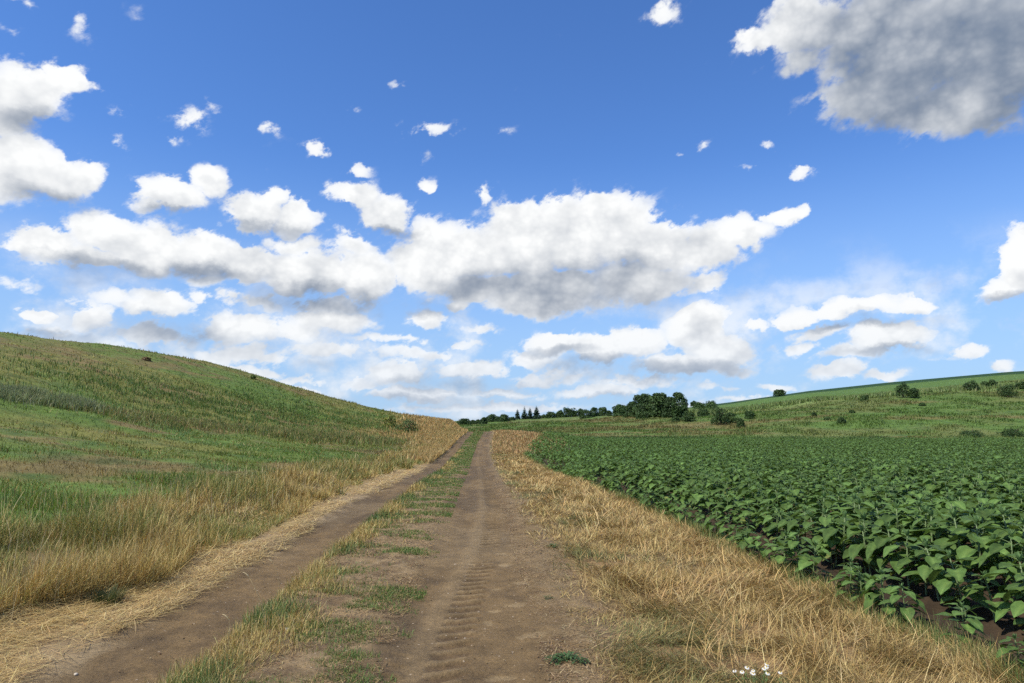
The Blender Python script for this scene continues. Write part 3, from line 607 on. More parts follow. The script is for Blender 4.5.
DK = [(.042, .078, .022), (.052, .092, .026), (.036, .068, .022)]
MG = [(.05, .095, .026), (.06, .11, .03), (.042, .08, .024)]
def broad_tree(px, base, top, wpx_, label, cat='tree', cols=DK, seed=0, name='tree', lowtrunk=.18, nl=1500, group=None, ymin=110, xyz=None, dens=1.0):
    x, y, z = xyz or hit(px, base, ymin); rs = random.Random(seed * 31 + int(px)); dep = y
    h = max(.4, (base - top) * dep / F * (1.12 if group == 'trees along the distant ridge' else 1)); w = wpx_ * dep / F * (1.28 if group == 'trees along the distant ridge' else 1.06)
    root = bpy.data.objects.new(name, None); COL.objects.link(root); root.location = (x, y, z - (.55 if name == 'tree' else .12)); root.empty_display_size = .3
    root['label'] = label; root['category'] = cat
    if group: root['group'] = group
    ch = h * (1 - lowtrunk); lobes = [(0, 0, lowtrunk * h + ch * .46, w * .42, w * .42, ch * .46), (0, 0, lowtrunk * h + ch * .2, w * .46, w * .46, ch * .22)]
    nlb = 22 if wpx_ > 9 else 9
    for i in range(nlb):
        a = rs.uniform(0, 6.28); q = rs.uniform(.25, 1.15) ** .7; zf = rs.uniform(.12, .93); env = math.sqrt(max(.05, 1 - ((zf - .36) / .68) ** 2)); rr = rs.uniform(.09, .22) * w
        lobes.append((cos(a) * q * (w * .5 * env - rr * .6), sin(a) * q * (w * .5 * env - rr * .6), lowtrunk * h + zf * ch * .93, rr, rr, min(rr * rs.uniform(.7, 1.0), ch * .3)))
    V, Q, C = leaf_cloud(rs, lobes, int(nl * dens), max(.0011 * dep, min(w, h) * .05), cols)
    link('crown', build_mesh('crown', V, Q, None, C, M_TREE), root)
    tr = MB(); r0 = max(.03, w * .028); hh = h * .72
    tr.tube([(0, 0, 0), (.02 * w, 0, hh * .35), (-.02 * w, .01 * w, hh * .7), (0, 0, hh)], [r0 * 1.25, r0, r0 * .7, r0 * .3], (.07, .055, .042), 7)
    for i in range(6):
        a = rs.uniform(0, 6.28); z0 = hh * rs.uniform(.25, .75); l = w * rs.uniform(.22, .4)
        tr.tube([(0, 0, z0), (cos(a) * l * .5, sin(a) * l * .5, z0 + l * .35), (cos(a) * l, sin(a) * l, z0 + l * .75)], [r0 * .5, r0 * .35, r0 * .12], (.07, .055, .042), 5)
    link('trunk', tr.mesh('trunk', M_BARK, True), root); return root
def conifer(px, base, top, wpx_, label, seed):
    x, y, z = hit(px, base, 150); rs = random.Random(seed); h = (base - top) * y / F; w = wpx_ * y / F
    root = bpy.data.objects.new('conifer', None); COL.objects.link(root); root.location = (x, y, z - .05); root['label'] = label; root['category'] = 'conifer tree'; root['group'] = 'dark conifers on the skyline'
    tr = MB(); tr.tube([(0, 0, 0), (0, 0, h * .5), (0, 0, h * .97)], [.14, .09, .02], (.06, .05, .04), 6); link('trunk', tr.mesh('trunk', M_BARK, True), root)
    m = MB()
    for k in range(15):
        f = k / 14; zz = h * (.06 + .92 * f); R = w * .72 * (1 - f) ** .75 * rs.uniform(.75, 1.15) + .16
        for j in range(26):
            a = rs.uniform(0, 6.28); r = R * rs.uniform(.55, 1.1); d = np.array([cos(a), sin(a), 0]); s = np.array([-sin(a), cos(a), 0]) * r * .34; c = np.array([0, 0, zz])
            m.add([c + s * .3, c - s * .3, c + d * r * .6 - s - (0, 0, r * .22), c + d * r - (0, 0, r * .5), c + d * r * .6 + s - (0, 0, r * .22)], None, [(0, 1, 2), (0, 2, 4), (2, 3, 4)], np.array((.022, .042, .022)) * rs.uniform(.75, 1.3))
    link('crown', m.mesh('crown', M_TREE), root)
    return root
TG = 'trees along the distant ridge'
FAR = [ # px, base, top, width, label
 (464, 424.5, 417.5, 13, 'round dark tree at the far left end of the ridge treeline'),
 (473, 424, 419, 6, 'small tree just right of the round tree at the left end of the ridge'),
 (478, 424, 418.5, 5, 'narrow small tree on the ridge above the vanishing track, left one of a pair'),
 (483.5, 424, 417, 7, 'narrow tree on the ridge directly above the vanishing track, right one of a pair'),
 (491.5, 422, 414.2, 10, 'domed dark tree on the ridge, first large one right of the track'),
 (498, 421.5, 415.5, 7, 'small dark tree between two domed trees on the ridge right of the track'),
 (504, 421.5, 414.6, 11, 'wide domed tree on the ridge left of the conifers'),
 (511.5, 420.5, 416.2, 7, 'low tree touching the left side of the conifers'),
 (543, 418, 414.2, 8, 'low tree touching the right side of the conifers'),
 (551, 418, 412, 11, 'flat topped tree on the ridge, first one clear of the conifers'),
 (560, 417.5, 410, 7, 'upright dark tree right of the flat topped ridge tree'),
 (569, 417, 408, 14, 'broad dark tree at the middle of the ridge treeline'),
 (579, 416.5, 409, 10, 'tree adjoining the right side of the broad mid ridge tree'),
 (587, 418, 409.8, 12, 'low bushy tree standing slightly in front of the ridge line'),
 (594, 416.5, 407, 8, 'rounded tree on the ridge, second from the gap before the great clump'),
 (603, 415.8, 406, 9, 'round isolated tree at the gap just left of the great clump')]
for i, (a, b_, c_2, d_, lb) in enumerate(FAR): broad_tree(a, b_, c_2, d_, lb, 'tree', DK, i + 1, nl=1500, ymin=200, group=TG, lowtrunk=.0)
for i, (a, b_, c_2, d_, lb) in enumerate([(517.5, 419.5, 408.5, 6.5, 'leftmost and shortest of the four conifers on the ridge'), (524.5, 419.2, 405.8, 6.5, 'second conifer from the left on the ridge, slim pointed tip'),
        (530, 419, 407, 6.5, 'third conifer from the left on the ridge, between two taller ones'), (536.5, 419, 405.2, 8.5, 'rightmost and widest of the four conifers on the ridge')]): conifer(a, b_, c_2, d_, lb, 40 + i)
CL = 'trees of the great dark clump'
CLUMP = [(620.5, 416.5, 403, 17, 'low rounded tree at the left end of the great dark clump', 190, MG), (633, 417, 399.5, 17, 'sloping tree joining the left end of the great clump', 192, DK),
 (645.5, 417.3, 390.5, 25, 'tall domed tree left of the centre of the great dark clump', 195, DK), (660, 417.3, 391, 26, 'wide tree at the centre of the great dark clump', 193, DK),
 (670, 417.5, 394, 17, 'tree filling the clump behind the pointed right hand tree', 200, DK), (680, 418, 388.8, 17.5, 'tall tree with ragged pointed top at the right end of the clump', 190, DK)]
for i, (a, b_, c_2, d_, lb, y0, cc) in enumerate(CLUMP): broad_tree(a, b_, c_2, d_, lb, 'tree', cc, 60 + i, nl=5200, ymin=150, group=CL, lowtrunk=.02)
BG = 'bushes scattered over the right hillside'
BUSH = [(609.5, 416, 410, 5, 'tiny bush in the gap at the left foot of the great clump', DK), (643, 419, 411, 14, 'bush at the left foot of the great clump', DK), (689, 421.5, 410.5, 15, 'dark bush at the right foot of the great clump', DK), (676, 422, 415.5, 9, 'low bush in the meadow before the pointed tree', DK),
 (693.5, 405, 399, 6, 'small lone tree on the skyline right of the great clump', DK), (700, 411, 402, 14, 'green bush on the slope right of the great clump', MG), (711, 411, 401, 15, 'pale green bush on the skyline between the clump and the round bush', MG),
 (704, 417, 409, 13, 'dark shrub behind and left of the large round bush', DK), (720, 424.5, 406.5, 20, 'large round dark bush right of the great clump', DK), (731, 423, 412, 12, 'shrub attached to the right side of the large round bush', DK), (740.5, 427.5, 416.5, 8.5, 'narrow bush low on the slope right of the large round bush', DK), (749.5, 419, 410, 10, 'mid green bush above the narrow low bush', MG),
 (779.5, 396, 389.3, 13, 'low flat bush on the open skyline', DK), (865, 401.5, 394, 7, 'small round bush midway along the pale weed band', DK), (903.5, 397.5, 381.8, 14, 'tall round bush, left half of the pair standing below the skyline', DK), (914, 398, 386.5, 11, 'shorter bush, right half of the pair standing below the skyline', DK),
 (972, 390.5, 380, 15, 'dark bush high on the right hillside, left end of the hedge row', DK), (985, 388, 380, 9, 'small bush in the middle of the hedge row high on the right', DK), (993.5, 387.5, 379.5, 10, 'second small bush in the hedge row high on the right', DK), (1008, 397, 382.5, 19, 'large spreading bush near the right edge of the hillside', DK), (1021, 389, 381, 10, 'bush cut by the right edge of the photo on the hillside', DK),
 (814, 416, 411.5, 5, 'tiny shrub on the lower meadow, leftmost of three', DK), (827, 420, 416, 6, 'tiny shrub on the lower meadow, middle of three', MG), (841.5, 423.5, 416.5, 9, 'small shrub on the lower meadow, rightmost and largest of three', DK), (852, 413, 409.5, 6, 'tiny dark tuft on the mid meadow', DK), (922, 406, 402, 6, 'small shrub just below the paired bushes', DK),
 (972, 437.5, 430.5, 24, 'wide dark bush at the far edge of the crop', DK), (1012, 436.5, 429, 22, 'dark bush at the far edge of the crop by the right frame edge', DK)]
for i, (a, b_, c_2, d_, lb, cc) in enumerate(BUSH): broad_tree(a, b_, c_2, d_, lb, 'bush', cc, 90 + i, name='bush', lowtrunk=.0, nl=1300, ymin=100, group=BG)
LB = 'shrubs on the left hill'
LEFTB = [(146, 360, 356.5, 9, 'reddish low shrub on the skyline of the left hill', [(.18, .12, .06), (.15, .12, .05)]), (253, 379, 374, 5, 'small sprig on the lower skyline of the left hill', [(.10,.14,.035)]),
 (408, 432, 419, 22, 'dark green shrub where the left hill meets the golden bank', MG), (390, 428, 414, 13, 'yellow flowering weed beside the dark shrub on the left hill', [(.22, .24, .05), (.12, .16, .04)])]
for i, (a, b_, c_2, d_, lb, cc) in enumerate(LEFTB): broad_tree(a, b_, c_2, d_, lb, 'shrub', cc, 130 + i, name='shrub', lowtrunk=.02, nl=800, ymin=20, group=LB)

# ------------------------------------------------------------------ small near things
def tuft(px, py, label, nb, h, cols, spread=.07, lean=.45):
    x, y, z = hit(px, py); g = np.random.default_rng(int(px)); m = MB()
    for i in range(nb):
        a = g.uniform(0, 6.28); r = spread * g.random() ** .6; c = np.array([cos(a) * r, sin(a) * r, 0]); L = h * g.uniform(.5, 1.1); ln = lean * g.uniform(.3, 1.4); w = .0035
        s = np.array([-sin(a), cos(a), 0]) * w; d = np.array([cos(a), sin(a), 0]); p1 = c + d * L * .5 * sin(ln) + np.array([0, 0, L * .5 * cos(ln)]); p2 = p1 + d * L * .5 * sin(ln * 1.8) + np.array([0, 0, L * .5 * cos(ln * 1.8)])
        m.add([c - s, c + s, p1 + s * .8, p1 - s * .8, p2], [(0, 1, 2, 3)], [(3, 2, 4)], np.array(cols[g.integers(len(cols))]) * g.uniform(.8, 1.2))
    return link('grass_tuft', m.mesh('grass_tuft', M_GRASS), label=label, cat='grass tuft', loc=(x, y, z))
tuft(106, 605, 'nearest and darkest green grass tuft on the straw left of the track', 320, .17, [(.07, .09, .028), (.12, .12, .045), (.055, .075, .028)], .11)
tuft(150, 580, 'small green tuft at the foot of the left grass bank, middle one of three', 120, .09, [(.08, .13, .035), (.14, .15, .05)], .07)
tuft(200, 547, 'green tuft at the road edge further along the left bank', 160, .14, [(.09, .14, .04), (.2, .19, .08)], .09)
for k_, (px, py, lb, cv) in enumerate(((266, 638, 'curved seeding grass stalk arching over the left rut', .35), (228, 655, 'short straight dry stalk at the near end of the strip between the ruts', .05), (279, 590, 'bent stalk of seeding grass further up the strip', .3))):
    x, y, z = hit(px, py); st = MB(); hgt = (.42, .22, .25)[k_]; pts = [(-cv * hgt * (f ** 2), .02 * f, hgt * f) for f in (0, .3, .6, .85, 1)]
    o = bpy.data.objects.new('grass_stalk', None); COL.objects.link(o); o.location = (x, y, z); o['label'] = lb; o['category'] = 'grass stalk'
    st.tube(pts, [.0022, .002, .0017, .0013, .001], (.42, .34, .17), 5); link('stem', st.mesh('stem', M_STRAW, True), o)
    hd = MB(); e = np.array(pts[-1]); hd.tube([e, e + (-.015, 0, .02), e + (-.035, 0, .035), e + (-.05, 0, .04)], [.002, .0055, .004, .001], (.5, .4, .22), 6); link('seed_head', hd.mesh('seed_head', M_STRAW, True), o)
def weed(px, py, R, nlv, label):
    x, y, z = hit(px, py); g = random.Random(int(px)); m = MB()
    for i in range(nlv):
        a = g.uniform(0, 6.28); s = R * g.uniform(.25, .4); V, Q = leaf_geo(s, s * .5, .3, .25, True, .02, i); V = roty(V, -g.uniform(-.1, .8)); r = R * g.uniform(0, .75)
        V = V + np.array([r, 0, g.uniform(.0, .03)]); m.add(rotz(V, a), Q, None, np.array((.07, .13, .045)) * g.uniform(.75, 1.3))
    link('weed', m.mesh('weed', M_GRASS, True), label=label, cat='weed', loc=(x, y, z + .01))
weed(555, 664, .075, 60, 'leftmost low leafy weed on the right shoulder of the track')
weed(567, 661, .085, 80, 'middle low leafy weed on the right shoulder of the track')
weed(581, 664, .075, 60, 'rightmost low leafy weed of the three on the right shoulder')
weed(548, 600, .05, 40, 'tiny weed at the inner edge of the right verge')
weed(553, 548, .08, 60, 'greyish weed where the right rut meets the verge further away')
# chamomile flowers
def daisy_mesh():
    st = MB(); st.tube([(0, 0, 0), (.004, 0, .06), (0, .003, .115)], [.0016, .0014, .0012], (.12, .2, .06), 5)
    for i in range(7):
        V, Q = leaf_geo(.03, .004, .2, .1, False, 0, 0); st.add(rotz(roty(V, -.6), i * 1.9) + np.array([0, 0, .015 + .011 * i]), Q, None, (.10, .17, .05))
    pe = MB()
    for i in range(13):
        V, Q = leaf_geo(.012, .0055, .25, .1, False, 0, 0); pe.add(rotz(V + np.array([.003, 0, 0]), i * 2 * pi / 13) + np.array([0, .003, .116]), Q, None, (.82, .82, .78))
    di = MB(); V = [(0, .003, .1215)]; 
    for j, (r, zz) in enumerate(((.003, .1205), (.0045, .117))):
        for k in range(9): V.append((r * cos(k * 2 * pi / 9), .003 + r * sin(k * 2 * pi / 9), zz))
    di.add(V, [(1 + k, 10 + k, 10 + (k + 1) % 9, 1 + (k + 1) % 9) for k in range(9)], [(0, 1 + k, 1 + (k + 1) % 9) for k in range(9)], (.65, .48, .05))
    return st.mesh('stem', M_STEM, True), pe.mesh('petals', M_PETAL), di.mesh('disc', M_PETAL, True)
dm = daisy_mesh()
for k, (px, py) in enumerate(((738, 676), (745, 679), (750, 678), (756, 676), (756, 681), (762, 674), (766, 672.5), (763, 677), (743, 674.5), (764, 681.5), (779, 680))):
    x, y, z = hit(px, py + 14); o = bpy.data.objects.new('daisy', None); COL.objects.link(o); o.location = (x, y, z + .02); s = .85 + .25 * random.random(); o.scale = (s, s, s * 1.0); o.rotation_euler = (random.uniform(.1, .5), random.uniform(-.3, .3), random.uniform(-.5, .5))
    o['label'] = 'single white daisy set apart at the right of the small cluster' if k == 10 else 'small white daisy in the cluster at the bottom of the dry verge'
    o['category'] = 'daisy'; o['group'] = 'white daisies at the bottom edge'
    link('stem', dm[0], o); link('petal_ring', dm[1], o); link('disc', dm[2], o)
# pebbles
def pebble(px, py, r, label, col, seed, group=None):
    x, y, z = hit(px, py); bmm = bmesh.new(); bmesh.ops.create_icosphere(bmm, subdivisions=2, radius=1); g = random.Random(seed); ph_ = [g.uniform(0, 6) for _ in range(3)]
    for v in bmm.verts:
        k = 1 + .16 * sin(v.co.x * 3 + ph_[0]) + .13 * sin(v.co.y * 4 + ph_[1]) + .1 * sin(v.co.z * 5 + ph_[2]); v.co = (v.co.x * r * k * 1.25, v.co.y * r * k, v.co.z * r * k * .6)
    me = bpy.data.meshes.new('pebble'); bmm.to_mesh(me); bmm.free(); me.materials.append(M_STONE)
    ca = me.color_attributes.new('tint', 'FLOAT_COLOR', 'POINT'); ca.data.foreach_set('color', np.tile(np.array([*col, 1], np.float32), len(me.vertices)))
    me.polygons.foreach_set('use_smooth', np.ones(len(me.polygons), bool))
    o = link('pebble', me, label=label, cat='pebble', group=group, loc=(x, y, z + r * .35)); o.rotation_euler = (0, 0, g.uniform(0, 3))
PB = 'pale pebbles on the track'
pebble(443, 622.5, .011, 'white pebble lying on the tyre tread in the right rut', (.7, .66, .58), 1, PB)
pebble(457, 575, .010, 'small white pebble on the smooth ridge of the right rut, farther off', (.75, .72, .66), 2, PB)
pebble(286, 631, .020, 'elongated white stone chip in the grass strip between the ruts', (.7, .66, .55), 3, PB)
pebble(236, 665, .017, 'pale stone at the left edge of the grass strip near the camera', (.6, .54, .44), 4, PB)
pebble(182, 620, .010, 'pale pebble in the middle of the left rut', (.5, .43, .33), 5, PB)
pebble(209, 624, .009, 'small pale pebble near the right side of the left rut', (.5, .43, .33), 6, PB)
pebble(76, 675, .012, 'pale pebble at the near end of the left rut', (.5, .43, .33), 7, PB)
pebble(465, 639, .008, 'tiny grey pebble right of the tread marks', (.45, .4, .33), 8, PB)
pebble(455, 565, .013, 'flat buff pebble beside the ridge in the right rut', (.4, .32, .24), 9, PB)

# loose crumbs and clods of dry soil over the track
n = 6500; Y = yy(n, 3.3, 22, 1.8); t = RNG.uniform(-2.6, .95, n)
kp = RNG.random(n) < np.where((t > .3) | ((t > -1.8) & (t < -.7)), 1., .35); Y, t = Y[kp], t[kp]; n = len(Y)
r = .0022 + .008 * RNG.random(n) ** 3.5; a_ = RNG.uniform(0, 2 * pi, n)
dirs = np.array([(1, 0, 0), (0, 1, 0), (-1, 0, 0), (0, -1, 0), (0, 0, .8), (0, 0, -.5)]); V = dirs[None] * r[:, None, None] * RNG.uniform(.6, 1.3, (n, 6, 1))
ca_, sa_ = np.cos(a_)[:, None], np.sin(a_)[:, None]; V = np.stack([V[..., 0] * ca_ - V[..., 1] * sa_ + t[:, None], V[..., 0] * sa_ + V[..., 1] * ca_ + Y[:, None], V[..., 2] + (Z(t, Y) + .012)[:, None]], -1)
T = (np.arange(n) * 6)[:, None, None] + np.array([(0, 1, 4), (1, 2, 4), (2, 3, 4), (3, 0, 4), (1, 0, 5), (2, 1, 5), (3, 2, 5), (0, 3, 5)])[None]
cc_ = pal(n, [(.20, .14, .07), (.14, .095, .048), (.30, .23, .14)], [4, 4, 1])
link('soil_crumbs', build_mesh('soil_crumbs', V.reshape(-1, 3), None, T.reshape(-1, 3), np.repeat(cc_, 6, 0), M_STONE), kind='stuff', label='loose crumbs of dry soil scattered over the ruts and shoulders', cat='soil crumbs')

# ------------------------------------------------------------------ sky with clouds
SUN_EL = radians(54); SUN_AZ = radians(238)     # compass-like: 0 = +Y, clockwise seen from above
sdir = (sin(SUN_AZ) * cos(SUN_EL), cos(SUN_AZ) * cos(SUN_EL), sin(SUN_EL))
world = bpy.data.worlds.new('World'); scene.world = world; world.use_nodes = True
nt = world.node_tree; nd = nt.nodes; lk = nt.links
for n_ in list(nd): nd.remove(n_)
def val(x): return x
def setin(sock, v):
    if isinstance(v, bpy.types.NodeSocket): lk.new(v, sock)
    else: sock.default_value = v
def MA(op, a, b=None, c=None, clamp=False):
    n = nd.new('ShaderNodeMath'); n.operation = op; n.use_clamp = clamp; setin(n.inputs[0], a)
    if b is not None: setin(n.inputs[1], b)
    if c is not None: setin(n.inputs[2], c)
    return n.outputs[0]
def VM(op, a, b=None, c=None):
    n = nd.new('ShaderNodeVectorMath'); n.operation = op; setin(n.inputs[0], a)
    if b is not None: setin(n.inputs[1], b)
    if c is not None: setin(n.inputs[2], c)
    return n.outputs[0]
def MR(v, a, b, c=0., d=1., smooth=True):
    n = nd.new('ShaderNodeMapRange'); n.interpolation_type = 'SMOOTHSTEP' if smooth else 'LINEAR'; setin(n.inputs['Value'], v)
    n.inputs['From Min'].default_value = a; n.inputs['From Max'].default_value = b; setin(n.inputs['To Min'], c); setin(n.inputs['To Max'], d); return n.outputs[0]
def MX(f, a, b):
    n = nd.new('ShaderNodeMix'); n.data_type = 'RGBA'; setin(n.inputs['Factor'], f); setin(n.inputs['A'], a); setin(n.inputs['B'], b); return n.outputs['Result']
def CMB(x, y, z):
    n = nd.new('ShaderNodeCombineXYZ'); setin(n.inputs[0], x); setin(n.inputs[1], y); setin(n.inputs[2], z); return n.outputs[0]
tc = nd.new('ShaderNodeTexCoord'); D = tc.outputs['Generated']
sep = nd.new('ShaderNodeSeparateXYZ'); lk.new(D, sep.inputs[0]); dx, dy, dz = sep.outputs
AZ = MA('ARCTAN2', dx, dy); EL = MA('ARCSINE', dz)
def azel(px, py):
    v = pix_ray(px, py); return atan2(v[0], v[1]), math.asin(v[2])
# (px, py, rx, ry, strength, slant)
CL_ = [(25,92,50,32,1,0),(62,82,30,20,.95,0),(-8,105,50,40,1,0),(86,86,20,9,.5,0),(10,165,58,44,1,0),(50,174,48,28,1,0),(84,172,22,15,.9,0),
 (80,28,18,20,.45,0),(18,2,40,10,.5,0),(12,36,26,9,.25,0),(190,118,24,18,.6,0),(178,134,16,11,.45,0),(212,106,26,8,.3,0),(122,116,13,13,.3,0),(120,145,16,18,.4,0),
 (276,127,15,12,.5,0),(397,87,18,9,.42,0),(352,114,11,6,.3,0),(315,150,20,11,.62,0),(354,166,17,11,.62,0),(432,130,42,11,.55,0),(424,150,12,16,.35,0),(427,184,12,11,.8,0),(481,195,13,12,.6,0),
 (172,194,36,20,.95,0),(208,180,26,18,.95,0),(155,204,24,14,.7,0),(254,212,36,24,1,0),(298,219,28,22,.95,0),(272,196,22,13,.85,0),(356,194,30,18,.95,0),(386,216,34,26,1,0),(352,236,30,10,.5,0),
 (52,248,46,20,.9,0),(108,232,46,26,1,0),(150,248,46,32,1,0),(100,258,60,18,.8,0),(200,256,48,26,.95,0),(252,264,52,24,.95,0),(306,276,60,28,.95,0),(362,276,42,28,.95,0),(210,280,40,14,.6,0),(330,305,60,16,.65,0),
 (425,268,50,30,1,0),(470,252,48,30,1,0),(520,246,56,44,1,0),(566,236,54,46,1,0),(622,234,48,42,1,0),(664,248,46,32,1,0),(704,250,40,26,.95,0),(742,234,38,17,.9,0),(784,217,28,13,.9,0),(640,282,76,26,.85,0),(550,288,72,24,.95,0),(478,288,50,20,.9,0),(700,280,34,16,.7,0),
 (462,302,26,13,.7,0),(428,320,28,15,.75,0),(34,312,28,13,.8,0),(82,316,32,18,.75,0),(165,306,50,22,.7,0),(206,298,24,12,.6,0),(150,336,70,18,.65,0),(240,356,66,15,.75,0),(265,326,16,10,.6,0),(50,330,56,12,.55,0),
 (556,344,46,17,.9,0),(600,350,46,20,.9,0),(642,344,42,20,.95,0),(700,326,38,30,1,0),(722,352,38,22,.95,0),(690,368,64,14,.85,0),(530,358,40,13,.7,0),
 (396,376,42,16,.8,0),(362,386,34,10,.6,0),(470,370,60,15,.65,0),(545,376,66,12,.65,0),(392,340,90,9,.5,0),(460,345,44,7,.5,0),(500,394,70,8,.55,0),(440,408,120,6,.5,0),(600,392,66,10,.65,0),(660,404,80,8,.55,0),
 (960,105,90,34,1,0),(880,90,70,40,1,0),(520,222,40,24,1,0),(600,215,50,26,1,0),(440,245,40,26,1,0),(540,300,80,18,.9,0),(240,330,60,20,.8,0),(330,320,60,18,.8,0),(140,310,40,14,.7,0),(60,300,30,12,.5,0),(420,395,60,9,.8,0),(300,395,50,10,.7,0),(240,372,60,10,.8,0),(850,310,66,12,.85,0),(802,318,36,15,.8,0),(822,332,46,11,.7,0),(884,338,52,20,.9,0),(908,308,30,11,.85,0),(762,324,22,12,.7,0),(838,370,38,12,.8,0),(882,373,40,8,.7,0),(964,350,28,10,.75,0),(1000,362,18,8,.75,0),(940,358,24,6,.4,0),(770,386,26,6,.6,0),(720,388,40,6,.5,0),
 (1018,258,24,38,1,0),(1003,286,24,16,.85,0),(812,24,66,42,1,0),(762,42,36,14,.8,0),(850,95,50,24,.8,0),(882,42,80,60,1,0),(945,42,100,62,1,0),(1005,50,80,66,1,0),(905,112,56,26,.85,0),(800,60,34,18,.8,0),(746,36,26,14,.75,0),(782,14,30,11,.5,0),(990,120,60,20,.7,0),
 (662,10,24,16,.65,0),(703,149,16,10,.45,0),(685,150,14,5,.3,0),(767,145,10,8,.4,0),(750,163,14,4,.3,0),(798,171,15,7,.6,0),(500,131,16,7,.25,0),(322,72,14,10,.15,0),(300,330,60,22,.7,0),(250,300,50,18,.6,0),(60,345,90,16,.6,0),(330,352,80,13,.65,0),(200,368,70,12,.65,0),(290,380,60,10,.6,0),(420,356,70,12,.6,0),(480,330,26,9,.5,0),(350,250,26,18,.7,0),(300,248,46,14,.7,0),(20,280,40,10,.4,0),(500,408,110,8,.6,0),(400,396,60,10,.65,0),(640,384,70,8,.6,0),(720,372,40,10,.7,0),(800,345,40,10,.6,0),(860,352,70,10,.65,0),(745,400,50,5,.5,0),(230,340,40,14,.6,0),(110,300,40,14,.6,0),(400,230,22,20,.7,0),(590,300,60,14,.6,0),(140,15,26,14,.1,0)]
DKB = [(950,10,150,60,1,0),(560,288,110,22,.45,0),(480,286,50,15,.35,0),(610,268,60,14,.2,0),(930,62,135,62,1,0),(1005,60,110,85,1,0),(905,118,60,20,.95,0),(870,40,60,34,.7,0),(110,268,70,10,.5,0),(210,275,60,10,.4,0),(320,300,70,14,.6,0),(660,374,74,8,.7,0),(595,366,40,8,.7,0),(160,332,60,14,.6,0),(850,326,44,5,.6,0),
 (1012,296,22,8,.8,0),(410,308,60,10,.5,0),(470,386,90,8,.6,0),(30,120,50,14,.3,0),(50,196,60,12,.3,0),(270,230,50,8,.4,0),(175,212,40,6,.35,0),(385,236,34,6,.35,0),(440,402,120,6,.5,0),(890,352,46,5,.5,0),(50,334,50,6,.4,0),(620,400,60,5,.5,0),(550,352,40,5,.4,0)]
def blobfield(az, el, blobs):
    U = CMB(az, az, az); E = CMB(el, el, el); acc = None; pk = []
    for (px, py, rx, ry, s, k) in blobs:
        a, e = azel(px, py); a2, _ = azel(px + 4, py); _, e2 = azel(px, py - 4)
        sx = 4 / (rx * 1.16 * (a2 - a)); sy = 4 / (ry * 1.16 * (e2 - e)); pk.append((sx, -a * sx, sy, -e * sy, 1 - s))
    while len(pk) % 3: pk.append((1, 50, 1, 50, 9))
    for i in range(0, len(pk), 3):
        g = pk[i:i + 3]; v = lambda j: tuple(q[j] for q in g)
        xx = VM('MULTIPLY_ADD', U, v(0), v(1)); y_ = VM('MULTIPLY_ADD', E, v(2), v(3)); y2 = VM('MULTIPLY_ADD', y_, y_, v(4)); d_ = VM('MULTIPLY_ADD', xx, xx, y2)
        acc = d_ if acc is None else VM('MINIMUM', acc, d_)
    sp = nd.new('ShaderNodeSeparateXYZ'); lk.new(acc, sp.inputs[0])
    m = MA('MINIMUM', MA('MINIMUM', sp.outputs[0], sp.outputs[1]), sp.outputs[2])
    return MA('SUBTRACT', 1.0, MA('MINIMUM', m, 3.0))
def noise(vec, scale, detail, rough, dim='3D', color=False):
    n = nd.new('ShaderNodeTexNoise'); n.noise_dimensions = '2D'; lk.new(vec, n.inputs['Vector']); n.inputs['Scale'].default_value = scale; n.inputs['Detail'].default_value = detail; n.inputs['Roughness'].default_value = rough
    return n.outputs['Color'] if color else n.outputs['Fac']
def warp(az, el):
    v = CMB(az, MA('MULTIPLY', el, 1.25), 0.37)
    return v
P0 = warp(AZ, EL)
wv = VM('SUBTRACT', noise(P0, 9, 6, .62, color=True), (.5, .5, .5)); swp = nd.new('ShaderNodeSeparateXYZ'); lk.new(wv, swp.inputs[0])
AZw = MA('MULTIPLY_ADD', swp.outputs[0], .062, AZ); ELw = MA('MULTIPLY_ADD', swp.outputs[1], .050, EL)
b0 = blobfield(AZw, ELw, CL_)
f1 = noise(P0, 15, 10, .66)
vo = nd.new('ShaderNodeTexVoronoi'); vo.voronoi_dimensions = '2D'; vo.feature = 'F1'; lk.new(P0, vo.inputs['Vector']); vo.inputs['Scale'].default_value = 17; vo.inputs['Detail'].default_value = 3; vo.inputs['Roughness'].default_value = .62
billow = MA('SUBTRACT', .62, vo.outputs['Distance'])
n_ = MA('MULTIPLY_ADD', MA('SUBTRACT', f1, .5), 2.0, MA('MULTIPLY', billow, .8))
# weak, small clouds are ragged and thin, thick ones hold together
b0 = MA('MAXIMUM', b0, -1.2)
h0 = MA('ADD', MA('MULTIPLY_ADD', MR(b0, -.1, .6), .7, MA('MULTIPLY_ADD', b0, 1.15, MR(EL, .14, .34, .90, .62))), MA('MULTIPLY', n_, MR(b0, .2, .9, 2.0, 1.0)))
wisp = noise(CMB(MA('MULTIPLY_ADD', EL, 22.0, MA('MULTIPLY', AZ, 20.0)), MA('MULTIPLY_ADD', EL, 52.0, MA('MULTIPLY', AZ, -34.0)), 0.0), 1.0, 7, .62)
h0 = MA('ADD', h0, MA('MULTIPLY', MA('SUBTRACT', wisp, .53), MR(b0, .3, .85, 5.0, .35)))
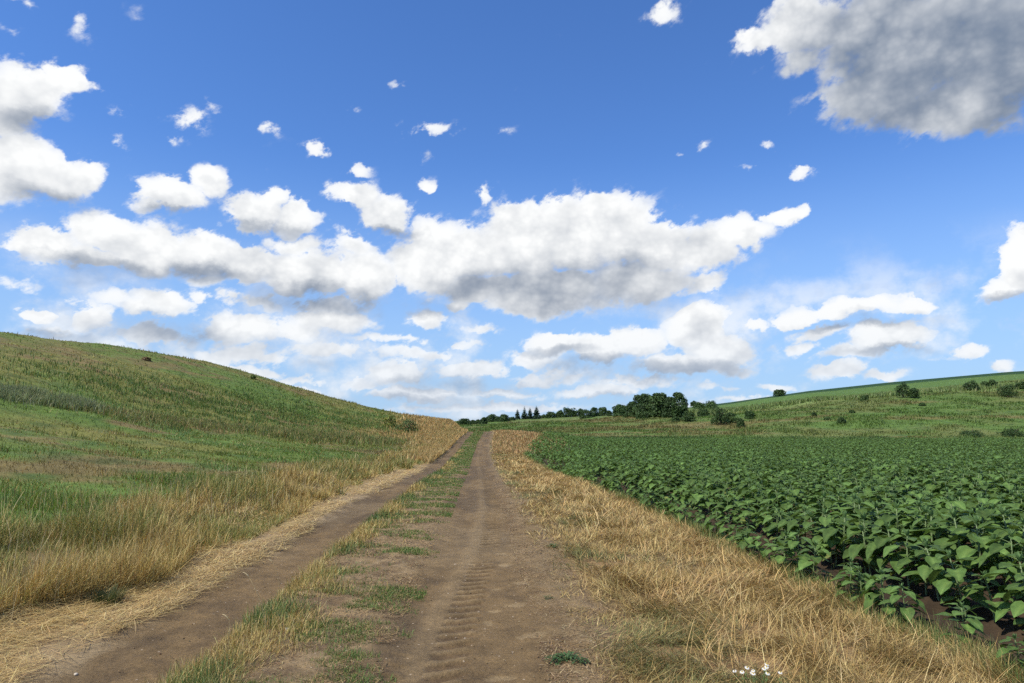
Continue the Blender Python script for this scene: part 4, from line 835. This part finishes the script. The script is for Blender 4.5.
# thickness towards the light: which flank of each heap faces the sun
du, dv = -.014, .024
c0 = MA('MULTIPLY_ADD', noise(P0, 13, 3, .55), 2.6, b0)
v1 = warp(MA('ADD', AZ, du), MA('ADD', EL, dv))
c1 = MA('MULTIPLY_ADD', noise(v1, 13, 3, .55), 2.6, MA('MAXIMUM', blobfield(MA('ADD', AZw, du), MA('ADD', ELw, dv), CL_), -1.2))
grad = MA('SUBTRACT', c0, c1)
outm = MA('MAXIMUM', MR(MA('ABSOLUTE', MA('SUBTRACT', AZ, YAW)), .68, .85), MR(EL, .62, .8))
gen = MA('MULTIPLY', MR(noise(P0, 3.2, 8, .58), .54, .66), outm)
soft = MA('ADD', MA('ADD', MR(grad, -.7, .4, 1.7, .68, False), MR(b0, .0, .8, 1.6, 0.0)), MR(EL, .36, .56, 0.0, .6))
alpha = MA('MULTIPLY', MR(MA('DIVIDE', MA('SUBTRACT', h0, .16), soft), 0, 1), MR(b0, -.45, .75, .12, 1.0))
# thin milky veil low over the ridge, left and centre
veil = MA('MULTIPLY', MR(MA('ADD', noise(P0, 7, 7, .6), MA('MULTIPLY', MR(AZ, -.7, .42, 1, 0), .10)), .47, .72), MA('MULTIPLY', MR(EL, .27, .13), .75))
alpha = MA('MAXIMUM', alpha, MA('MAXIMUM', veil, MA('MULTIPLY', gen, .9)))
dk = MR(blobfield(AZw, ELw, DKB), -1.1, 1.05)
lit = MA('MULTIPLY_ADD', grad, .22, 1.13)
lit = MA('MULTIPLY_ADD', MA('SUBTRACT', f1, .5), .26, lit)
lit = MA('MULTIPLY_ADD', MA('SUBTRACT', billow, .2), .30, lit)
lit = MA('MULTIPLY_ADD', MR(h0, .6, 2.2), -.16, lit)
lit = MA('MULTIPLY_ADD', dk, -.68, lit)
lit = MA('MINIMUM', MA('SMOOTH_MAX', lit, MA('MULTIPLY_ADD', f1, .5, -.24), .30), 1.0)
K = 10.0
ccol = MX(MR(lit, 0, 1, 0, 1, False), (.175 * K, .23 * K, .325 * K, 1), (.94 * K, .95 * K, .95 * K, 1))
lowhaze = MR(EL, .0, .20, .38, 0.0)
sky = nd.new('ShaderNodeTexSky'); sky.sky_type = 'NISHITA'; sky.sun_disc = False; sky.sun_elevation = SUN_EL; sky.sun_rotation = SUN_AZ; sky.altitude = 200; sky.air_density = 1.0; sky.dust_density = .1; sky.ozone_density = 1.6
hs = nd.new('ShaderNodeHueSaturation'); hs.inputs['Saturation'].default_value = 1.12; hs.inputs['Value'].default_value = 1.0; lk.new(sky.outputs[0], hs.inputs['Color'])
hz = MX(lowhaze, ccol, (.56 * K, .67 * K, .83 * K, 1))
tint = VM('MULTIPLY', hs.outputs[0], (.98, 1.28, 1.76))
clear = MX(MR(EL, .0, .40, .85, 0.0), tint, (.36 * K, .54 * K, .80 * K, 1))
fin = MX(alpha, clear, hz)
bg = nd.new('ShaderNodeBackground'); bg.inputs['Strength'].default_value = .1; lk.new(fin, bg.inputs['Color'])
wo = nd.new('ShaderNodeOutputWorld'); lk.new(bg.outputs[0], wo.inputs[0])
try:
    world.cycles.sampling_method = 'MANUAL'; world.cycles.sample_map_resolution = 512
except Exception: pass
sun = bpy.data.lights.new('sun', 'SUN'); sun.energy = 4.9; sun.angle = radians(.53); sun.color = (1, .945, .84)
so = bpy.data.objects.new('sun', sun); COL.objects.link(so)
from mathutils import Vector
so.rotation_euler = Vector(sdir).to_track_quat('Z', 'Y').to_euler()

# ------------------------------------------------------------------ camera and output
cam = bpy.data.cameras.new('camera'); cam.sensor_width = 36; cam.lens = 36 * F / 1024; cam.clip_end = 12000; cam.clip_start = .05
co = bpy.data.objects.new('camera', cam); COL.objects.link(co); co.location = (0, 0, EYE); co.rotation_euler = (pi / 2 + PITCH, 0, -YAW)
scene.camera = co
scene.render.engine = 'CYCLES'
vs = scene.view_settings; vs.view_transform = 'Standard'; vs.look = 'None'; vs.exposure = .08; vs.gamma = 1; vs.use_curve_mapping = False
cy = scene.cycles; cy.max_bounces = 5; cy.diffuse_bounces = 2; cy.glossy_bounces = 2; cy.transmission_bounces = 3; cy.use_denoising = False; cy.use_adaptive_sampling = True; cy.adaptive_threshold = .02; cy.adaptive_min_samples = 16
cy.sample_clamp_indirect = 5
